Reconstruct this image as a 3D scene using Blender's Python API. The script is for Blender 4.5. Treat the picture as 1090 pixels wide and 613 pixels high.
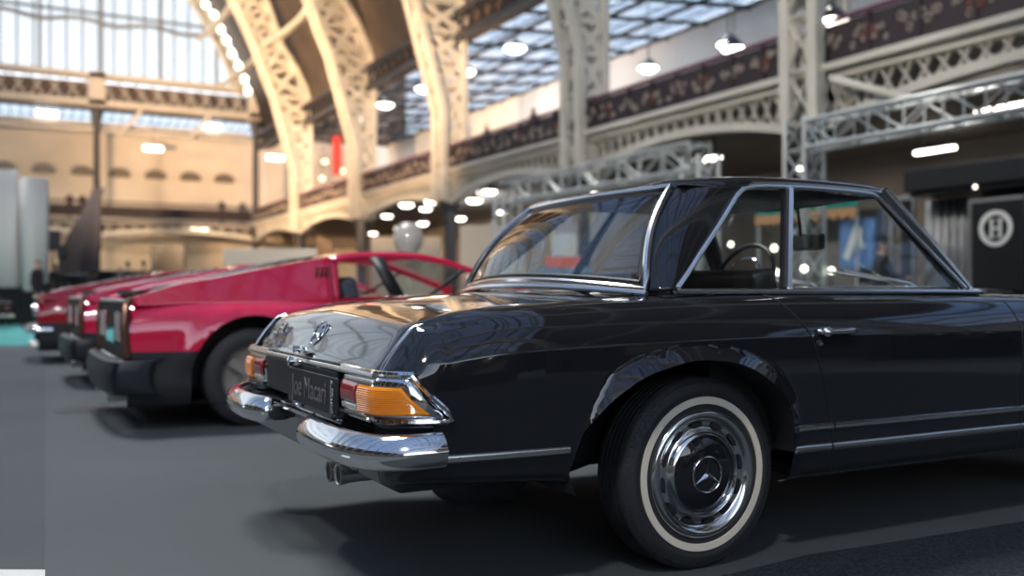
import bpy, bmesh, math, random
from mathutils import Vector, Matrix
R = math.radians; PI = math.pi
random.seed(7)
for o in list(bpy.data.objects): bpy.data.objects.remove(o)
SC = bpy.context.scene; COL = SC.collection
# ---------------------------------------------------------------- camera
FPX = 1019.0; CAMZ = .88; YAW = 28.2; HOR = 312.0
SY, CY = math.sin(R(YAW)), math.cos(R(YAW))
cd = bpy.data.cameras.new('camera'); cam = bpy.data.objects.new('camera', cd); COL.objects.link(cam)
cam.location = (0, 0, CAMZ); cam.rotation_euler = (R(90), 0, R(-YAW))
cd.sensor_width = 36; cd.lens = FPX / 1090 * 36; cd.shift_y = (HOR - 306.5) / 1090
cd.clip_start = .02; cd.clip_end = 400
cd.dof.use_dof = True; cd.dof.focus_distance = 2.85; cd.dof.aperture_fstop = 1.6
SC.camera = cam
def at(u, v, d):                       # point seen at pixel (u, v) at depth d
    l = (u - 545) / FPX * d
    return Vector((CY*l + SY*d, CY*d - SY*l, CAMZ - (v - HOR) / FPX * d))
def at_z(u, v, z): return at(u, v, FPX * (CAMZ - z) / (v - HOR))
def at_x(u, v, X):
    t = (u - 545) / FPX; Y = X*(CY - SY*t)/(SY + CY*t); return at(u, v, SY*X + CY*Y)
def at_y(u, v, Y):
    t = (u - 545) / FPX; X = Y*(SY + CY*t)/(CY - SY*t); return at(u, v, SY*X + CY*Y)
# ---------------------------------------------------------------- view, world, lights
SC.view_settings.view_transform = 'Standard'; SC.view_settings.look = 'None'
SC.view_settings.gamma = 1; SC.view_settings.use_curve_mapping = False
SC.view_settings.exposure = 0.14
W = bpy.data.worlds.new('sky'); SC.world = W; W.use_nodes = True
nt = W.node_tree; nt.nodes.clear()
tc = nt.nodes.new('ShaderNodeTexCoord'); sx = nt.nodes.new('ShaderNodeSeparateXYZ')
rp = nt.nodes.new('ShaderNodeValToRGB'); bg = nt.nodes.new('ShaderNodeBackground'); ow = nt.nodes.new('ShaderNodeOutputWorld')
nz = nt.nodes.new('ShaderNodeTexNoise'); nz.inputs['Scale'].default_value = 2.2; nz.inputs['Detail'].default_value = 3
mx = nt.nodes.new('ShaderNodeMixRGB'); mx.blend_type = 'MULTIPLY'; mx.inputs[0].default_value = .35
nt.links.new(tc.outputs['Generated'], sx.inputs[0]); nt.links.new(sx.outputs[2], rp.inputs[0])
nt.links.new(tc.outputs['Generated'], nz.inputs['Vector'])
rp.color_ramp.elements[0].position = 0; rp.color_ramp.elements[0].color = (.86, .91, .95, 1)
rp.color_ramp.elements[1].position = .55; rp.color_ramp.elements[1].color = (.15, .215, .36, 1)
nt.links.new(rp.outputs[0], mx.inputs[1]); nt.links.new(nz.outputs[0], mx.inputs[2])
nt.links.new(mx.outputs[0], bg.inputs[0]); nt.links.new(bg.outputs[0], ow.inputs[0])
bg.inputs[1].default_value = 5.0
def light(name, kind, loc, target, power, color, size=1.0, **kw):
    d = bpy.data.lights.new(name, kind); d.energy = power; d.color = color
    if kind == 'AREA': d.size = size
    elif kind == 'SUN': d.angle = R(size)
    else: d.shadow_soft_size = size
    for k, v in kw.items(): setattr(d, k, v)
    o = bpy.data.objects.new(name, d); COL.objects.link(o); o.location = loc
    o.rotation_euler = (Vector(target) - Vector(loc)).to_track_quat('-Z', 'Y').to_euler()
    return o
light('daylight_sun', 'SUN', (-3.5, 15, 30), (0, 0, 0), 12.0, (1.0, .94, .86), 16)
WARM = (1.0, .64, .36)
light('warm_arch_light', 'SPOT', (0, 44, 6), (15, 58, 14), 42000, WARM, .5, spot_size=R(95), spot_blend=.8)
light('gallery_wall_fill', 'AREA', (18.5, 42, 6.4), (26, 42, 10), 1500, (.97, .97, 1), 5)  # unseen area light added to brighten the white back wall
light('stand_sign_fill', 'SPOT', (10.5, 8.5, 4.6), (14, 9.6, 1.6), 260, (1, .95, .88), .15, spot_size=R(70), spot_blend=.7)  # small fill added to lift the letter sign, no such lamp seen
light('warm_wall_light', 'SPOT', (-14, 44, 9), (6, 70, 11), 15000, (1, .74, .48), .5, spot_size=R(100), spot_blend=.8)
light('warm_rib_light', 'SPOT', (6, 30, 5), (15, 42, 14), 16000, WARM, .5, spot_size=R(90), spot_blend=.8)
light('nave_fill', 'SPOT', (-4, 12, 13), (16, 22, 6), 9000, (1, .93, .84), .4, spot_size=R(80), spot_blend=.7)  # unseen spot added as fill for the gallery girders
light('display_wall_fill', 'SPOT', (-7, 12, 7), (-5, 24, 2.5), 4000, (1, .93, .88), .3, spot_size=R(60), spot_blend=.7)  # added spot that brightens the dim display walls on the left
light('camera_side_fill', 'SPOT', (-4, -3, 10), (2, 8, .5), 1600, (1, .95, .90), .5, spot_size=R(75), spot_blend=.8)  # fill added from the camera side for the red cars and panels
light('gallery_light_far', 'AREA', (21, 45, 5.2), (21, 45, 0), 300, (1, .88, .7), 5)
light('gallery_light_near', 'AREA', (21, 22, 5.2), (21, 22, 0), 260, (1, .86, .7), 5)
light('end_gallery_light', 'AREA', (6, 69.5, 5.2), (6, 74, 1), 150, (1, .85, .65), 5)
# ---------------------------------------------------------------- materials
def mat(name, col, rough=.5, metal=0., spec=.5, coat=0., emit=None, es=0., bump=None, var=None, ior=None, alpha=None):
    m = bpy.data.materials.new(name); m.use_nodes = True; n = m.node_tree
    b = n.nodes['Principled BSDF']
    b.inputs['Base Color'].default_value = (*col, 1); b.inputs['Roughness'].default_value = rough
    b.inputs['Metallic'].default_value = metal; b.inputs['Specular IOR Level'].default_value = spec
    b.inputs['Coat Weight'].default_value = coat; b.inputs['Coat Roughness'].default_value = .02
    if ior: b.inputs['IOR'].default_value = ior; b.inputs['Coat IOR'].default_value = ior
    if emit: b.inputs['Emission Color'].default_value = (*emit, 1); b.inputs['Emission Strength'].default_value = es
    t = n.nodes.new('ShaderNodeTexCoord')
    if var:                                            # (scale, amount) mottling of the thing's own colour
        z = n.nodes.new('ShaderNodeTexNoise'); z.inputs['Scale'].default_value = var[0]; z.inputs['Detail'].default_value = 4
        r = n.nodes.new('ShaderNodeValToRGB'); a = var[1]
        r.color_ramp.elements[0].position = .3; r.color_ramp.elements[1].position = .7
        r.color_ramp.elements[0].color = (*[c*(1-a) for c in col], 1); r.color_ramp.elements[1].color = (*[min(1, c*(1+a)) for c in col], 1)
        n.links.new(t.outputs['Object'], z.inputs['Vector']); n.links.new(z.outputs[0], r.inputs[0]); n.links.new(r.outputs[0], b.inputs['Base Color'])
    if bump:
        z = n.nodes.new('ShaderNodeTexNoise'); z.inputs['Scale'].default_value = bump[0]; z.inputs['Detail'].default_value = 3
        u = n.nodes.new('ShaderNodeBump'); u.inputs['Strength'].default_value = bump[1]; u.inputs['Distance'].default_value = .01
        n.links.new(t.outputs['Object'], z.inputs['Vector']); n.links.new(z.outputs[0], u.inputs['Height']); n.links.new(u.outputs[0], b.inputs['Normal'])
    return m
def glass(name, tint, rough=0.0, ior=1.5, haze=None):
    m = bpy.data.materials.new(name); m.use_nodes = True; n = m.node_tree; n.nodes.clear()
    o = n.nodes.new('ShaderNodeOutputMaterial'); 
    # Schlick reflectance on |N.I| so both faces of a single pane behave alike
    ge = n.nodes.new('ShaderNodeNewGeometry'); dt = n.nodes.new('ShaderNodeVectorMath'); dt.operation = 'DOT_PRODUCT'
    n.links.new(ge.outputs['Normal'], dt.inputs[0]); n.links.new(ge.outputs['Incoming'], dt.inputs[1])
    def mth(op, a, b=None):
        q = n.nodes.new('ShaderNodeMath'); q.operation = op; q.use_clamp = False
        for i, w in enumerate((a, b)):
            if w is None: continue
            if isinstance(w, (int, float)): q.inputs[i].default_value = w
            else: n.links.new(w.outputs[0], q.inputs[i])
        return q
    ab = n.nodes.new('ShaderNodeMath'); ab.operation = 'ABSOLUTE'; n.links.new(dt.outputs['Value'], ab.inputs[0])
    f0 = ((ior-1)/(ior+1))**2*2
    f = mth('ADD', mth('MULTIPLY', mth('POWER', mth('SUBTRACT', 1.0, ab), 5.0), 1-f0), f0)
    t = n.nodes.new('ShaderNodeBsdfTransparent'); t.inputs[0].default_value = (*tint, 1)
    g = n.nodes.new('ShaderNodeBsdfGlossy'); g.inputs['Roughness'].default_value = rough
    x = n.nodes.new('ShaderNodeMixShader'); n.links.new(f.outputs[0], x.inputs[0])
    n.links.new(t.outputs[0], x.inputs[1]); n.links.new(g.outputs[0], x.inputs[2]); last = x
    n.links.new(last.outputs[0], o.inputs[0]); return m
def barred_glass(name, tint, sx, sy, wx, wy, barcol=(.05, .06, .08)):
    """glazing with painted iron bars: pattern lines across UV-like object axes (a: along hall Y, b: stored UV v)"""
    m = glass(name, tint); n = m.node_tree; o = [q for q in n.nodes if q.type == 'OUTPUT_MATERIAL'][0]
    src = o.inputs[0].links[0].from_socket
    uv = n.nodes.new('ShaderNodeUVMap'); s = n.nodes.new('ShaderNodeSeparateXYZ'); n.links.new(uv.outputs[0], s.inputs[0])
    outs = []
    for ax, sc, w in ((0, sx, wx), (1, sy, wy)):
        a = n.nodes.new('ShaderNodeMath'); a.operation = 'DIVIDE'; a.inputs[1].default_value = sc; n.links.new(s.outputs[ax], a.inputs[0])
        b = n.nodes.new('ShaderNodeMath'); b.operation = 'FRACT'; n.links.new(a.outputs[0], b.inputs[0])
        c = n.nodes.new('ShaderNodeMath'); c.operation = 'LESS_THAN'; c.inputs[1].default_value = w/sc; n.links.new(b.outputs[0], c.inputs[0])
        outs.append(c)
    mxx = n.nodes.new('ShaderNodeMath'); mxx.operation = 'MAXIMUM'; n.links.new(outs[0].outputs[0], mxx.inputs[0]); n.links.new(outs[1].outputs[0], mxx.inputs[1])
    d = n.nodes.new('ShaderNodeBsdfDiffuse'); d.inputs[0].default_value = (*barcol, 1)
    x = n.nodes.new('ShaderNodeMixShader'); n.links.new(mxx.outputs[0], x.inputs[0]); n.links.new(src, x.inputs[1]); n.links.new(d.outputs[0], x.inputs[2])
    n.links.new(x.outputs[0], o.inputs[0]); return m
M = {}
M['paint'] = mat('black_paint', (.0135, .014, .0172), .07, spec=.45, coat=.75, ior=1.52)
M['chrome'] = mat('chrome', (.88, .89, .90), .08, 1)
M['trimchrome'] = mat('satin_chrome', (.90, .90, .90), .20, 1)
M['steel'] = mat('brushed_steel', (.85, .82, .78), .34, 1)
M['black'] = mat('black_trim', (.018, .018, .021), .5)
M['rubber'] = mat('tyre_rubber', (.026, .026, .029), .62, bump=(90, .15))
M['white_band'] = mat('whitewall', (.85, .77, .62), .6)
M['glass'] = glass('window_glass', (.90, .95, .95), ior=1.45)
M['rear_glass'] = glass('rear_window_glass', (.88, .94, .95), ior=1.85)
M['amber'] = mat('amber_lens', (.95, .30, .004), .12, coat=.4, emit=(1, .30, .01), es=.12)
M['amber'].node_tree.nodes['Principled BSDF'].inputs['Emission Strength'].default_value = 0
M['redlens'] = mat('red_lens', (.30, .012, .018), .12, coat=1)
M['paleglass'] = mat('reversing_lens', (.55, .52, .48), .15, coat=1)
M['leather'] = mat('black_leather', (.02, .018, .018), .45, bump=(60, .2))
M['dash'] = mat('dark_dash', (.016, .016, .018), .4)
M['red'] = mat('red_paint', (.74, .016, .075), .12, coat=1, var=(1.5, .06))
M['red2'] = mat('deep_red_paint', (.42, .010, .022), .14, coat=1)
M['iron'] = mat('painted_iron', (.50, .47, .43), .55, var=(.9, .12))
M['ironpale'] = mat('pale_painted_iron', (.60, .57, .50), .55, var=(.7, .12))
M['irondark'] = mat('dark_iron', (.035, .035, .042), .5)
M['alu'] = mat('truss_aluminium', (.62, .64, .62), .4, .7)
M['cream'] = mat('cream_plaster', (.64, .55, .44), .8, var=(.35, .12))
M['white'] = mat('white_panel', (.62, .61, .58), .7, var=(.5, .04))
M['brown'] = mat('brown_boarding', (.085, .060, .045), .8, var=(.6, .35))
M['taupe'] = mat('taupe_soffit', (.20, .175, .16), .8, var=(.4, .15))
M['purple'] = mat('purple_rail', (.16, .05, .09), .4)
M['railing'] = mat('dark_fretwork', (.028, .018, .022), .6)
M['fret'] = mat('pale_fretwork', (.42, .36, .30), .5)
M['lamp'] = mat('lit_lamp', (1, 1, 1), .4, emit=(1, .93, .80), es=9)
M['bulb'] = mat('lit_bulb', (1, 1, 1), .4, emit=(1, .9, .74), es=5)
M['warmbulb'] = mat('warm_bulb', (1, .8, .6), .4, emit=(1, .66, .36), es=4)
M['floor'] = mat('grey_carpet', (.102, .112, .114), .92, spec=.15, bump=(260, .35), var=(.55, .10))
M['carpet2'] = mat('charcoal_carpet', (.040, .047, .052), .95, spec=.1, bump=(120, .9), var=(90, .45))
M['cyan'] = mat('turquoise_carpet', (.10, .36, .35), .9, spec=.1, var=(2, .1))
M['standblack'] = mat('black_stand_panel', (.010, .011, .013), .35)
M['silver'] = mat('silver_curtain', (.28, .29, .30), .45, .3)
M['glassroof'] = barred_glass('vault_glazing', (.40, .43, .46), .65, 2.6, .07, .16)
M['lunette'] = barred_glass('end_window_glazing', (.47, .47, .45), .95, 4.2, .12, .22, (.14, .17, .19))
M['aisleglass'] = barred_glass('aisle_glazing', (.36, .42, .48), .62, 2.1, .06, .16)
# ---------------------------------------------------------------- builders
def smoothstep(t): t = max(0., min(1., t)); return t*t*(3-2*t)
def lerp(a, b, t): return a + (b-a)*t
def interp(x, tab):
    if x <= tab[0][0]: return tab[0][1]
    for (a, b), (c, d) in zip(tab, tab[1:]):
        if x <= c: return b + (d-b)*(x-a)/(c-a)
    return tab[-1][1]
def cinterp(x, tab):                    # monotone-ish cubic (Catmull-Rom) interpolation
    n = len(tab)
    if x <= tab[0][0]: return tab[0][1]
    if x >= tab[-1][0]: return tab[-1][1]
    for i in range(n-1):
        if x <= tab[i+1][0]: break
    x0, y0 = tab[i]; x1, y1 = tab[i+1]; h = x1-x0; t = (x-x0)/h
    m0 = (y1-tab[i-1][1])/(x1-tab[i-1][0]) if i > 0 else (y1-y0)/h
    m1 = (tab[i+2][1]-y0)/(tab[i+2][0]-x0) if i < n-2 else (y1-y0)/h
    t2, t3 = t*t, t*t*t
    return (2*t3-3*t2+1)*y0 + (t3-2*t2+t)*h*m0 + (-2*t3+3*t2)*y1 + (t3-t2)*h*m1
class MB:
    def __init__(s): s.v = []; s.f = []; s.m = []; s.uv = None
    def add(s, vs, fs, mi=0):
        o = len(s.v); s.v += [tuple(v) for v in vs]; s.f += [tuple(i+o for i in f) for f in fs]; s.m += [mi]*len(fs); return s
    def box(s, c, d, rot=None, mi=0):
        x, y, z = [q/2 for q in d]; vs = [Vector((a*x, b*y, e*z)) for a in (-1, 1) for b in (-1, 1) for e in (-1, 1)]
        if rot is not None: vs = [rot @ v for v in vs]
        c = Vector(c); vs = [v + c for v in vs]
        return s.add(vs, [(0, 1, 3, 2), (4, 6, 7, 5), (0, 4, 5, 1), (2, 3, 7, 6), (0, 2, 6, 4), (1, 5, 7, 3)], mi)
    def bar(s, a, b, w, h=None, mi=0, up=(0, 0, 1)):
        a, b = Vector(a), Vector(b); h = h or w; d = b - a; L = d.length
        if L < 1e-6: return s
        d.normalize(); u = Vector(up)
        if abs(d.dot(u)) > .98: u = Vector((1, 0, 0)) if abs(d.x) < .9 else Vector((0, 1, 0))
        r = d.cross(u).normalized(); q = r.cross(d).normalized()
        vs = [p + r*(i*w/2) + q*(j*h/2) for p in (a, b) for i, j in ((-1, -1), (1, -1), (1, 1), (-1, 1))]
        return s.add(vs, [(0, 3, 2, 1), (4, 5, 6, 7), (0, 1, 5, 4), (1, 2, 6, 5), (2, 3, 7, 6), (3, 0, 4, 7)], mi)
    def tube(s, pts, r, n=8, mi=0, closed=False, sq=1.0, upv=None):
        P = [Vector(p) for p in pts]; N = len(P); rs = r if isinstance(r, (list, tuple)) else [r]*N
        rings = []; ref = None
        for i, p in enumerate(P):
            if closed: t = P[(i+1) % N] - P[i-1]
            else: t = P[min(i+1, N-1)] - P[max(i-1, 0)]
            t = t.normalized() if t.length > 1e-9 else Vector((0, 0, 1))
            if upv: ref = Vector(upv)
            if ref is None: ref = Vector((0, 0, 1)) if abs(t.z) < .9 else Vector((1, 0, 0))
            a = ref - t*ref.dot(t)
            if a.length < 1e-5: a = Vector((1, 0, 0)) - t*t.x
            a.normalize(); b = t.cross(a); ref = a
            rings.append([p + a*(math.cos(2*PI*k/n)*rs[i]) + b*(math.sin(2*PI*k/n)*rs[i]*sq) for k in range(n)])
        vs = [v for q in rings for v in q]; fs = []
        for i in range(N if closed else N-1):
            j = (i+1) % N
            for k in range(n): fs.append((i*n+k, i*n+(k+1) % n, j*n+(k+1) % n, j*n+k))
        if not closed: fs += [tuple(range(n-1, -1, -1)), tuple((N-1)*n+k for k in range(n))]
        return s.add(vs, fs, mi)
    def lathe(s, prof, c, ax='z', n=48, mi=0, closed=False):
        vs = []; c = Vector(c); P = len(prof)
        for k in range(n):
            a = 2*PI*k/n; ca, sa = math.cos(a), math.sin(a)
            for r, h in prof:
                p = {'z': (r*ca, r*sa, h), 'y': (r*ca, h, r*sa), 'x': (h, r*ca, r*sa)}[ax]; vs.append(c + Vector(p))
        fs = []; m = P if closed else P-1
        for k in range(n):
            for i in range(m):
                a, b = k*P+i, k*P+(i+1) % P; c2, d = ((k+1) % n)*P+(i+1) % P, ((k+1) % n)*P+i
                fs.append((a, b, c2, d))
        return s.add(vs, fs, mi)
    def grid(s, G, mi=0, flip=False):
        a, b = len(G), len(G[0]); vs = [p for r in G for p in r]; fs = []
        for i in range(a-1):
            for j in range(b-1):
                q = (i*b+j, i*b+j+1, (i+1)*b+j+1, (i+1)*b+j); fs.append(q[::-1] if flip else q)
        return s.add(vs, fs, mi)
    def prism(s, poly, thick, place, mi=0):   # poly 2-D, extruded along third axis, mapped by place(a, b, c)
        n = len(poly); vs = [place(a, b, -thick/2) for a, b in poly] + [place(a, b, thick/2) for a, b in poly]
        fs = [tuple(range(n))[::-1], tuple(range(n, 2*n))] + [(i, (i+1) % n, n+(i+1) % n, n+i) for i in range(n)]
        return s.add(vs, fs, mi)
    def build(s, name, m, parent=None, smooth=True, bevel=0, angle=40, sub=0, solid=0, mirror=False, fixn=True):
        me = bpy.data.meshes.new(name); me.from_pydata(s.v, [], s.f); me.validate()
        for q in (m if isinstance(m, (list, tuple)) else [m]): me.materials.append(M[q] if isinstance(q, str) else q)
        if len(s.m) == len(me.polygons): me.polygons.foreach_set('material_index', s.m)
        bm = bmesh.new(); bm.from_mesh(me)
        if mirror:
            g = bmesh.ops.duplicate(bm, geom=bm.verts[:]+bm.edges[:]+bm.faces[:])['geom']
            for e in g:
                if isinstance(e, bmesh.types.BMVert): e.co.y = -e.co.y
            bmesh.ops.remove_doubles(bm, verts=bm.verts, dist=1e-4)
        if fixn: bmesh.ops.recalc_face_normals(bm, faces=bm.faces)
        if s.uv:
            uvl = bm.loops.layers.uv.new('UVMap')
            bm.verts.ensure_lookup_table()
            for f in bm.faces:
                for l in f.loops: l[uvl].uv = s.uv[l.vert.index]
        for f in bm.faces: f.smooth = smooth
        if smooth:
            for e in bm.edges:
                if len(e.link_faces) == 2 and e.calc_face_angle(0) > R(angle): e.smooth = False
        bm.to_mesh(me); bm.free()
        o = bpy.data.objects.new(name, me); COL.objects.link(o)
        if parent: o.parent = parent
        if solid: q = o.modifiers.new('solid', 'SOLIDIFY'); q.thickness = solid; q.offset = -1
        if bevel: q = o.modifiers.new('bevel', 'BEVEL'); q.width = bevel; q.segments = 2; q.limit_method = 'ANGLE'
        if sub: q = o.modifiers.new('sub', 'SUBSURF'); q.levels = sub; q.render_levels = sub
        return o
def tag(o, label=None, cat=None, group=None, kind=None):
    if label: o['label'] = label
    if cat: o['category'] = cat
    if group: o['group'] = group
    if kind: o['kind'] = kind
    return o
def struct(o): o['kind'] = 'structure'; return o
def empty(name, loc, rz=0, label=None, cat=None, group=None):
    o = bpy.data.objects.new(name, None); COL.objects.link(o); o.location = loc; o.rotation_euler = (0, 0, rz); o.empty_display_size = .2
    return tag(o, label, cat, group)
def copy_tree(o, parent=None):
    c = o.copy(); COL.objects.link(c); c.parent = parent
    for ch in list(o.children): copy_tree(ch, c)
    return c
def text(name, s, size, origin, right, up, m, parent, depth=.002, shear=0, spacing=1.0, xscale=1.0, bold=0):
    cu = bpy.data.curves.new(name, 'FONT'); cu.body = s; cu.size = size; cu.extrude = depth; cu.shear = shear; cu.space_character = spacing
    cu.align_x = 'CENTER'; cu.align_y = 'CENTER'; cu.offset = bold
    tmp = bpy.data.objects.new(name, cu); COL.objects.link(tmp)
    me = bpy.data.meshes.new_from_object(tmp.evaluated_get(bpy.context.evaluated_depsgraph_get()))
    bpy.data.objects.remove(tmp); bpy.data.curves.remove(cu)
    r, u = Vector(right).normalized(), Vector(up).normalized(); n = r.cross(u)
    for v in me.vertices:
        c = v.co.copy(); v.co = Vector(origin) + r*(c.x*xscale) + u*c.y + n*c.z
    me.materials.clear(); me.materials.append(M[m]); o = bpy.data.objects.new(name, me); COL.objects.link(o)
    if parent: o.parent = parent
    return o
# ================================================================ the hall (world axes: camera at the origin, hall runs along +Y, gallery at X = 16)
GX = 16.0; CYS = [5.0, 15.57, 25.1, 35.2, 45.7, 56.7, 68.2]; BACK = [-5.5, -16.0, -26.5, -37.0]
RCX, RCZ = -8.7, 6.3; XL = 2*RCX-GX
ft = MB(); ft.box((-9, 16, -.15), (76, 124, .3)); struct(ft.build('floor', 'floor', smooth=False))
def flat(name, pts, m, z0=.0, th=.006, **k):
    b = MB(); n = len(pts); b.add([(x, y, z0) for x, y in pts]+[(x, y, z0+th) for x, y in pts], [tuple(range(n))[::-1], tuple(range(n, 2*n))]+[(i, (i+1) % n, n+(i+1) % n, n+i) for i in range(n)])
    o = b.build(name, m, smooth=False); tag(o, **k); return o
p = [at_z(780, 612, 0), at_z(860, 592, 0), at_z(960, 577, 0), at_z(1090, 556, 0)]
pp = [(q.x, q.y) for q in p]; dx = pp[3][0]-pp[0][0]; dy = pp[3][1]-pp[0][1]
edge_ = [(pp[0][0]-dx*1.2, pp[0][1]-dy*1.4)] + pp + [(pp[3][0]+dx*3, pp[3][1]+dy*3)]
flat('aisle_carpet', edge_ + [(edge_[-1][0], -9), (edge_[0][0], -9)], 'carpet2', label='charcoal looped aisle carpet whose edge crosses the floor in front of the black coupe', cat='carpet')
a = [at_z(-260, 368, 0), at_z(120, 368, 0), at_z(62, 344, 0), at_z(-200, 344, 0)]
flat('turquoise_carpet', [(q.x, q.y) for q in a], 'cyan', label='bright turquoise carpet patch on the far left of the hall floor', cat='carpet')
a = [at_z(-60, 607, 0), at_z(48, 607.5, 0), at_z(48, 640, 0), at_z(-80, 640, 0)]
flat('floor_sheet', [(q.x, q.y) for q in a], 'white', th=.004, label='white sheet lying on the floor at the bottom left corner', cat='sheet')
a = [at_z(57, 434, 0), at_z(115, 432, 0), at_z(115, 437, 0), at_z(60, 440, 0)]
flat('floor_hatch', [(q.x, q.y) for q in a], 'black', th=.004, label='small dark hatch strip set in the grey carpet left of the cars', cat='hatch')
M['floorstrip'] = mat('darker_grey_carpet', (.088, .097, .102), .92, spec=.15, bump=(260, .35), var=(.55, .10))
flat('carpet_strip', [(-14, -2), (-.08, -2), (.0385*17, 17), (-14, 17)], 'floorstrip', th=.003, label='slightly darker grey carpet strip along the left edge of the floor', cat='carpet')
WB = [(312, 196), (330, 178), (343, 190), (352, 199), (364, 182), (346, 172)]
# ---- arch ribs with their columns
def xin(z):  return interp(z, [(0, 15.62), (8.2, 15.55), (10.2, 15.0), (12.5, 14.35), (14.0, 13.75)])
def rib_mesh():
    inner = [(xin(z), z) for z in (4.6, 5.8, 7, 8.2, 9.2, 10.2, 11.3, 12.5)]; outer = [(16.45, z) for z in (4.6, 5.8, 7, 8.2, 9.2, 10.2, 11.3, 12.5)]
    a0 = math.asin((14.0-RCZ)/24.3); n = 26
    for i in range(n+1):
        a = lerp(a0, PI/2, i/n); inner.append((RCX+23.7*math.cos(a)*1.0, RCZ+23.7*math.sin(a))); outer.append((RCX+lerp(25.0, 25.5, min(1, i/4))*math.cos(a)+(.55 if i == 0 else 0), RCZ+25.3*math.sin(a)))
    mir = lambda L: [(2*RCX-x, z) for x, z in L[::-1][1:]]
    inner += mir(inner); outer += mir(outer); b = MB()
    for y in (-.42, .42):
        for L in (inner, outer):
            for p, q in zip(L, L[1:]): b.bar((p[0], y, p[1]), (q[0], y, q[1]), .28, .24)
        for i in range(len(inner)-1):
            p, q, r, s = inner[i], outer[i], inner[i+1], outer[i+1]
            b.bar((p[0], y, p[1]), (s[0], y, s[1]), .06, .24); b.bar((q[0], y, q[1]), (r[0], y, r[1]), .06, .24); b.bar((p[0], y, p[1]), (q[0], y, q[1]), .06, .18)
    for L in (inner, outer):
        for p, q in zip(L, L[1:]):
            b.bar((p[0], -.42, p[1]), (q[0], .42, q[1]), .10, .05); b.bar((p[0], .42, p[1]), (q[0], -.42, q[1]), .10, .05); b.bar((p[0], -.42, p[1]), (p[0], .42, p[1]), .10, .05)
    return b
def col_mesh(x):
    b = MB(); b.lathe([(0, 0), (.42, 0), (.42, .35), (.26, .5), (.20, .9), (.17, 3.6), (.26, 3.8), (.22, 3.95), (.40, 4.35), (.46, 4.6), (0, 4.6)], (x, 0, 0), 'z', 16); return b
ribnames = ['pale lattice arch rib and column rising from behind the black coupe roof', 'pale lattice arch rib with column left of the arched gallery girder, second from the right',
 'lattice arch rib above the coupe rear window, third from the right', 'warmly lit lattice arch rib curving left, third from the end of the hall', 'warmly lit lattice arch rib, second from the end of the hall']
rib0 = empty('arch_rib', (0, CYS[1], 0), 0, ribnames[0], 'arch', 'lattice arch ribs along the hall')
rib_mesh().build('lattice_arch', 'ironpale', rib0, smooth=False); col_mesh(16.0).build('column', 'irondark', rib0, smooth=False); col_mesh(XL).build('column', 'irondark', rib0, smooth=False)
for i, y in enumerate(CYS[2:6]): r = copy_tree(rib0); r.location = (0, y, 0); r['label'] = ribnames[i+1]
for y in [CYS[0]] + BACK: r = copy_tree(rib0); r.location = (0, y, 0); r['label'] = 'lattice arch rib overhead beside and behind the camera'
allY_ = sorted(BACK+CYS)
# ---- vault: glazing, purlins, lower boarding
def arc(r, a): return RCX+r*math.cos(a), RCZ+r*math.sin(a)
Y0, Y1 = -42.0, 68.2
A0 = R(36); NA = 36
g = MB(); G = []; uvs = []
for i in range(NA+1):
    a = lerp(A0, PI-A0, i/NA); x, z = arc(25.75, a); G.append([(x, Y0, z), (x, Y1, z)]); uvs += [(Y0, 25.75*a), (Y1, 25.75*a)]
g.grid(G); g.uv = uvs; vg = g.build('ceiling', 'glassroof', smooth=True, fixn=False); struct(vg)
pu = MB()
for i in range(0, 15):
    a = lerp(A0, PI-A0, i/14); x, z = arc(25.6, a); pu.bar((x, Y0, z), (x, Y1, z), .22, .30)
for k in range(43):
    y = Y0+k*2.62
    if y < Y1:
        for i in range(24):
            a, b = lerp(A0, PI-A0, i/24), lerp(A0, PI-A0, (i+1)/24); p, q = arc(25.62, a), arc(25.62, b); pu.bar((p[0], y, p[1]), (q[0], y, q[1]), .12, .16)
struct(pu.build('trim_1', 'irondark', smooth=False))
pg = MB()
for dg in (22, 30, 38, 47):
    for ya, yb in zip(allY_[:-1], allY_[1:]):
        for q in range(12):
            y0_, y1_ = lerp(ya, yb, q/12), lerp(ya, yb, (q+1)/12)
            i0, o0 = arc(23.9 + .7*math.sin(PI*q/12), R(dg)), arc(25.2, R(dg)); i1 = arc(23.9 + .7*math.sin(PI*(q+1)/12), R(dg))
            pg.bar((i0[0], y0_, i0[1]), (o0[0], y1_, o0[1]), .14, .06); pg.bar((o0[0], y0_, o0[1]), (i1[0], y1_, i1[1]), .14, .06)
            pg.bar((i0[0], y0_, i0[1]), (i1[0], y1_, i1[1]), .22, .16)
struct(pg.build('trim_7', 'ironpale', smooth=False))
for s, nm in ((1, 'wall_right_vault'), (-1, 'wall_left_vault')):
    w = MB(); G = []
    for i in range(9):
        a = lerp(R(10.5), A0, i/8); x, z = arc(25.95, a); x = x if s > 0 else 2*RCX-x; G.append([(x, Y0, z), (x, Y1, z)])
    w.grid(G); struct(w.build(nm, 'brown', solid=.05))
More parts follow.
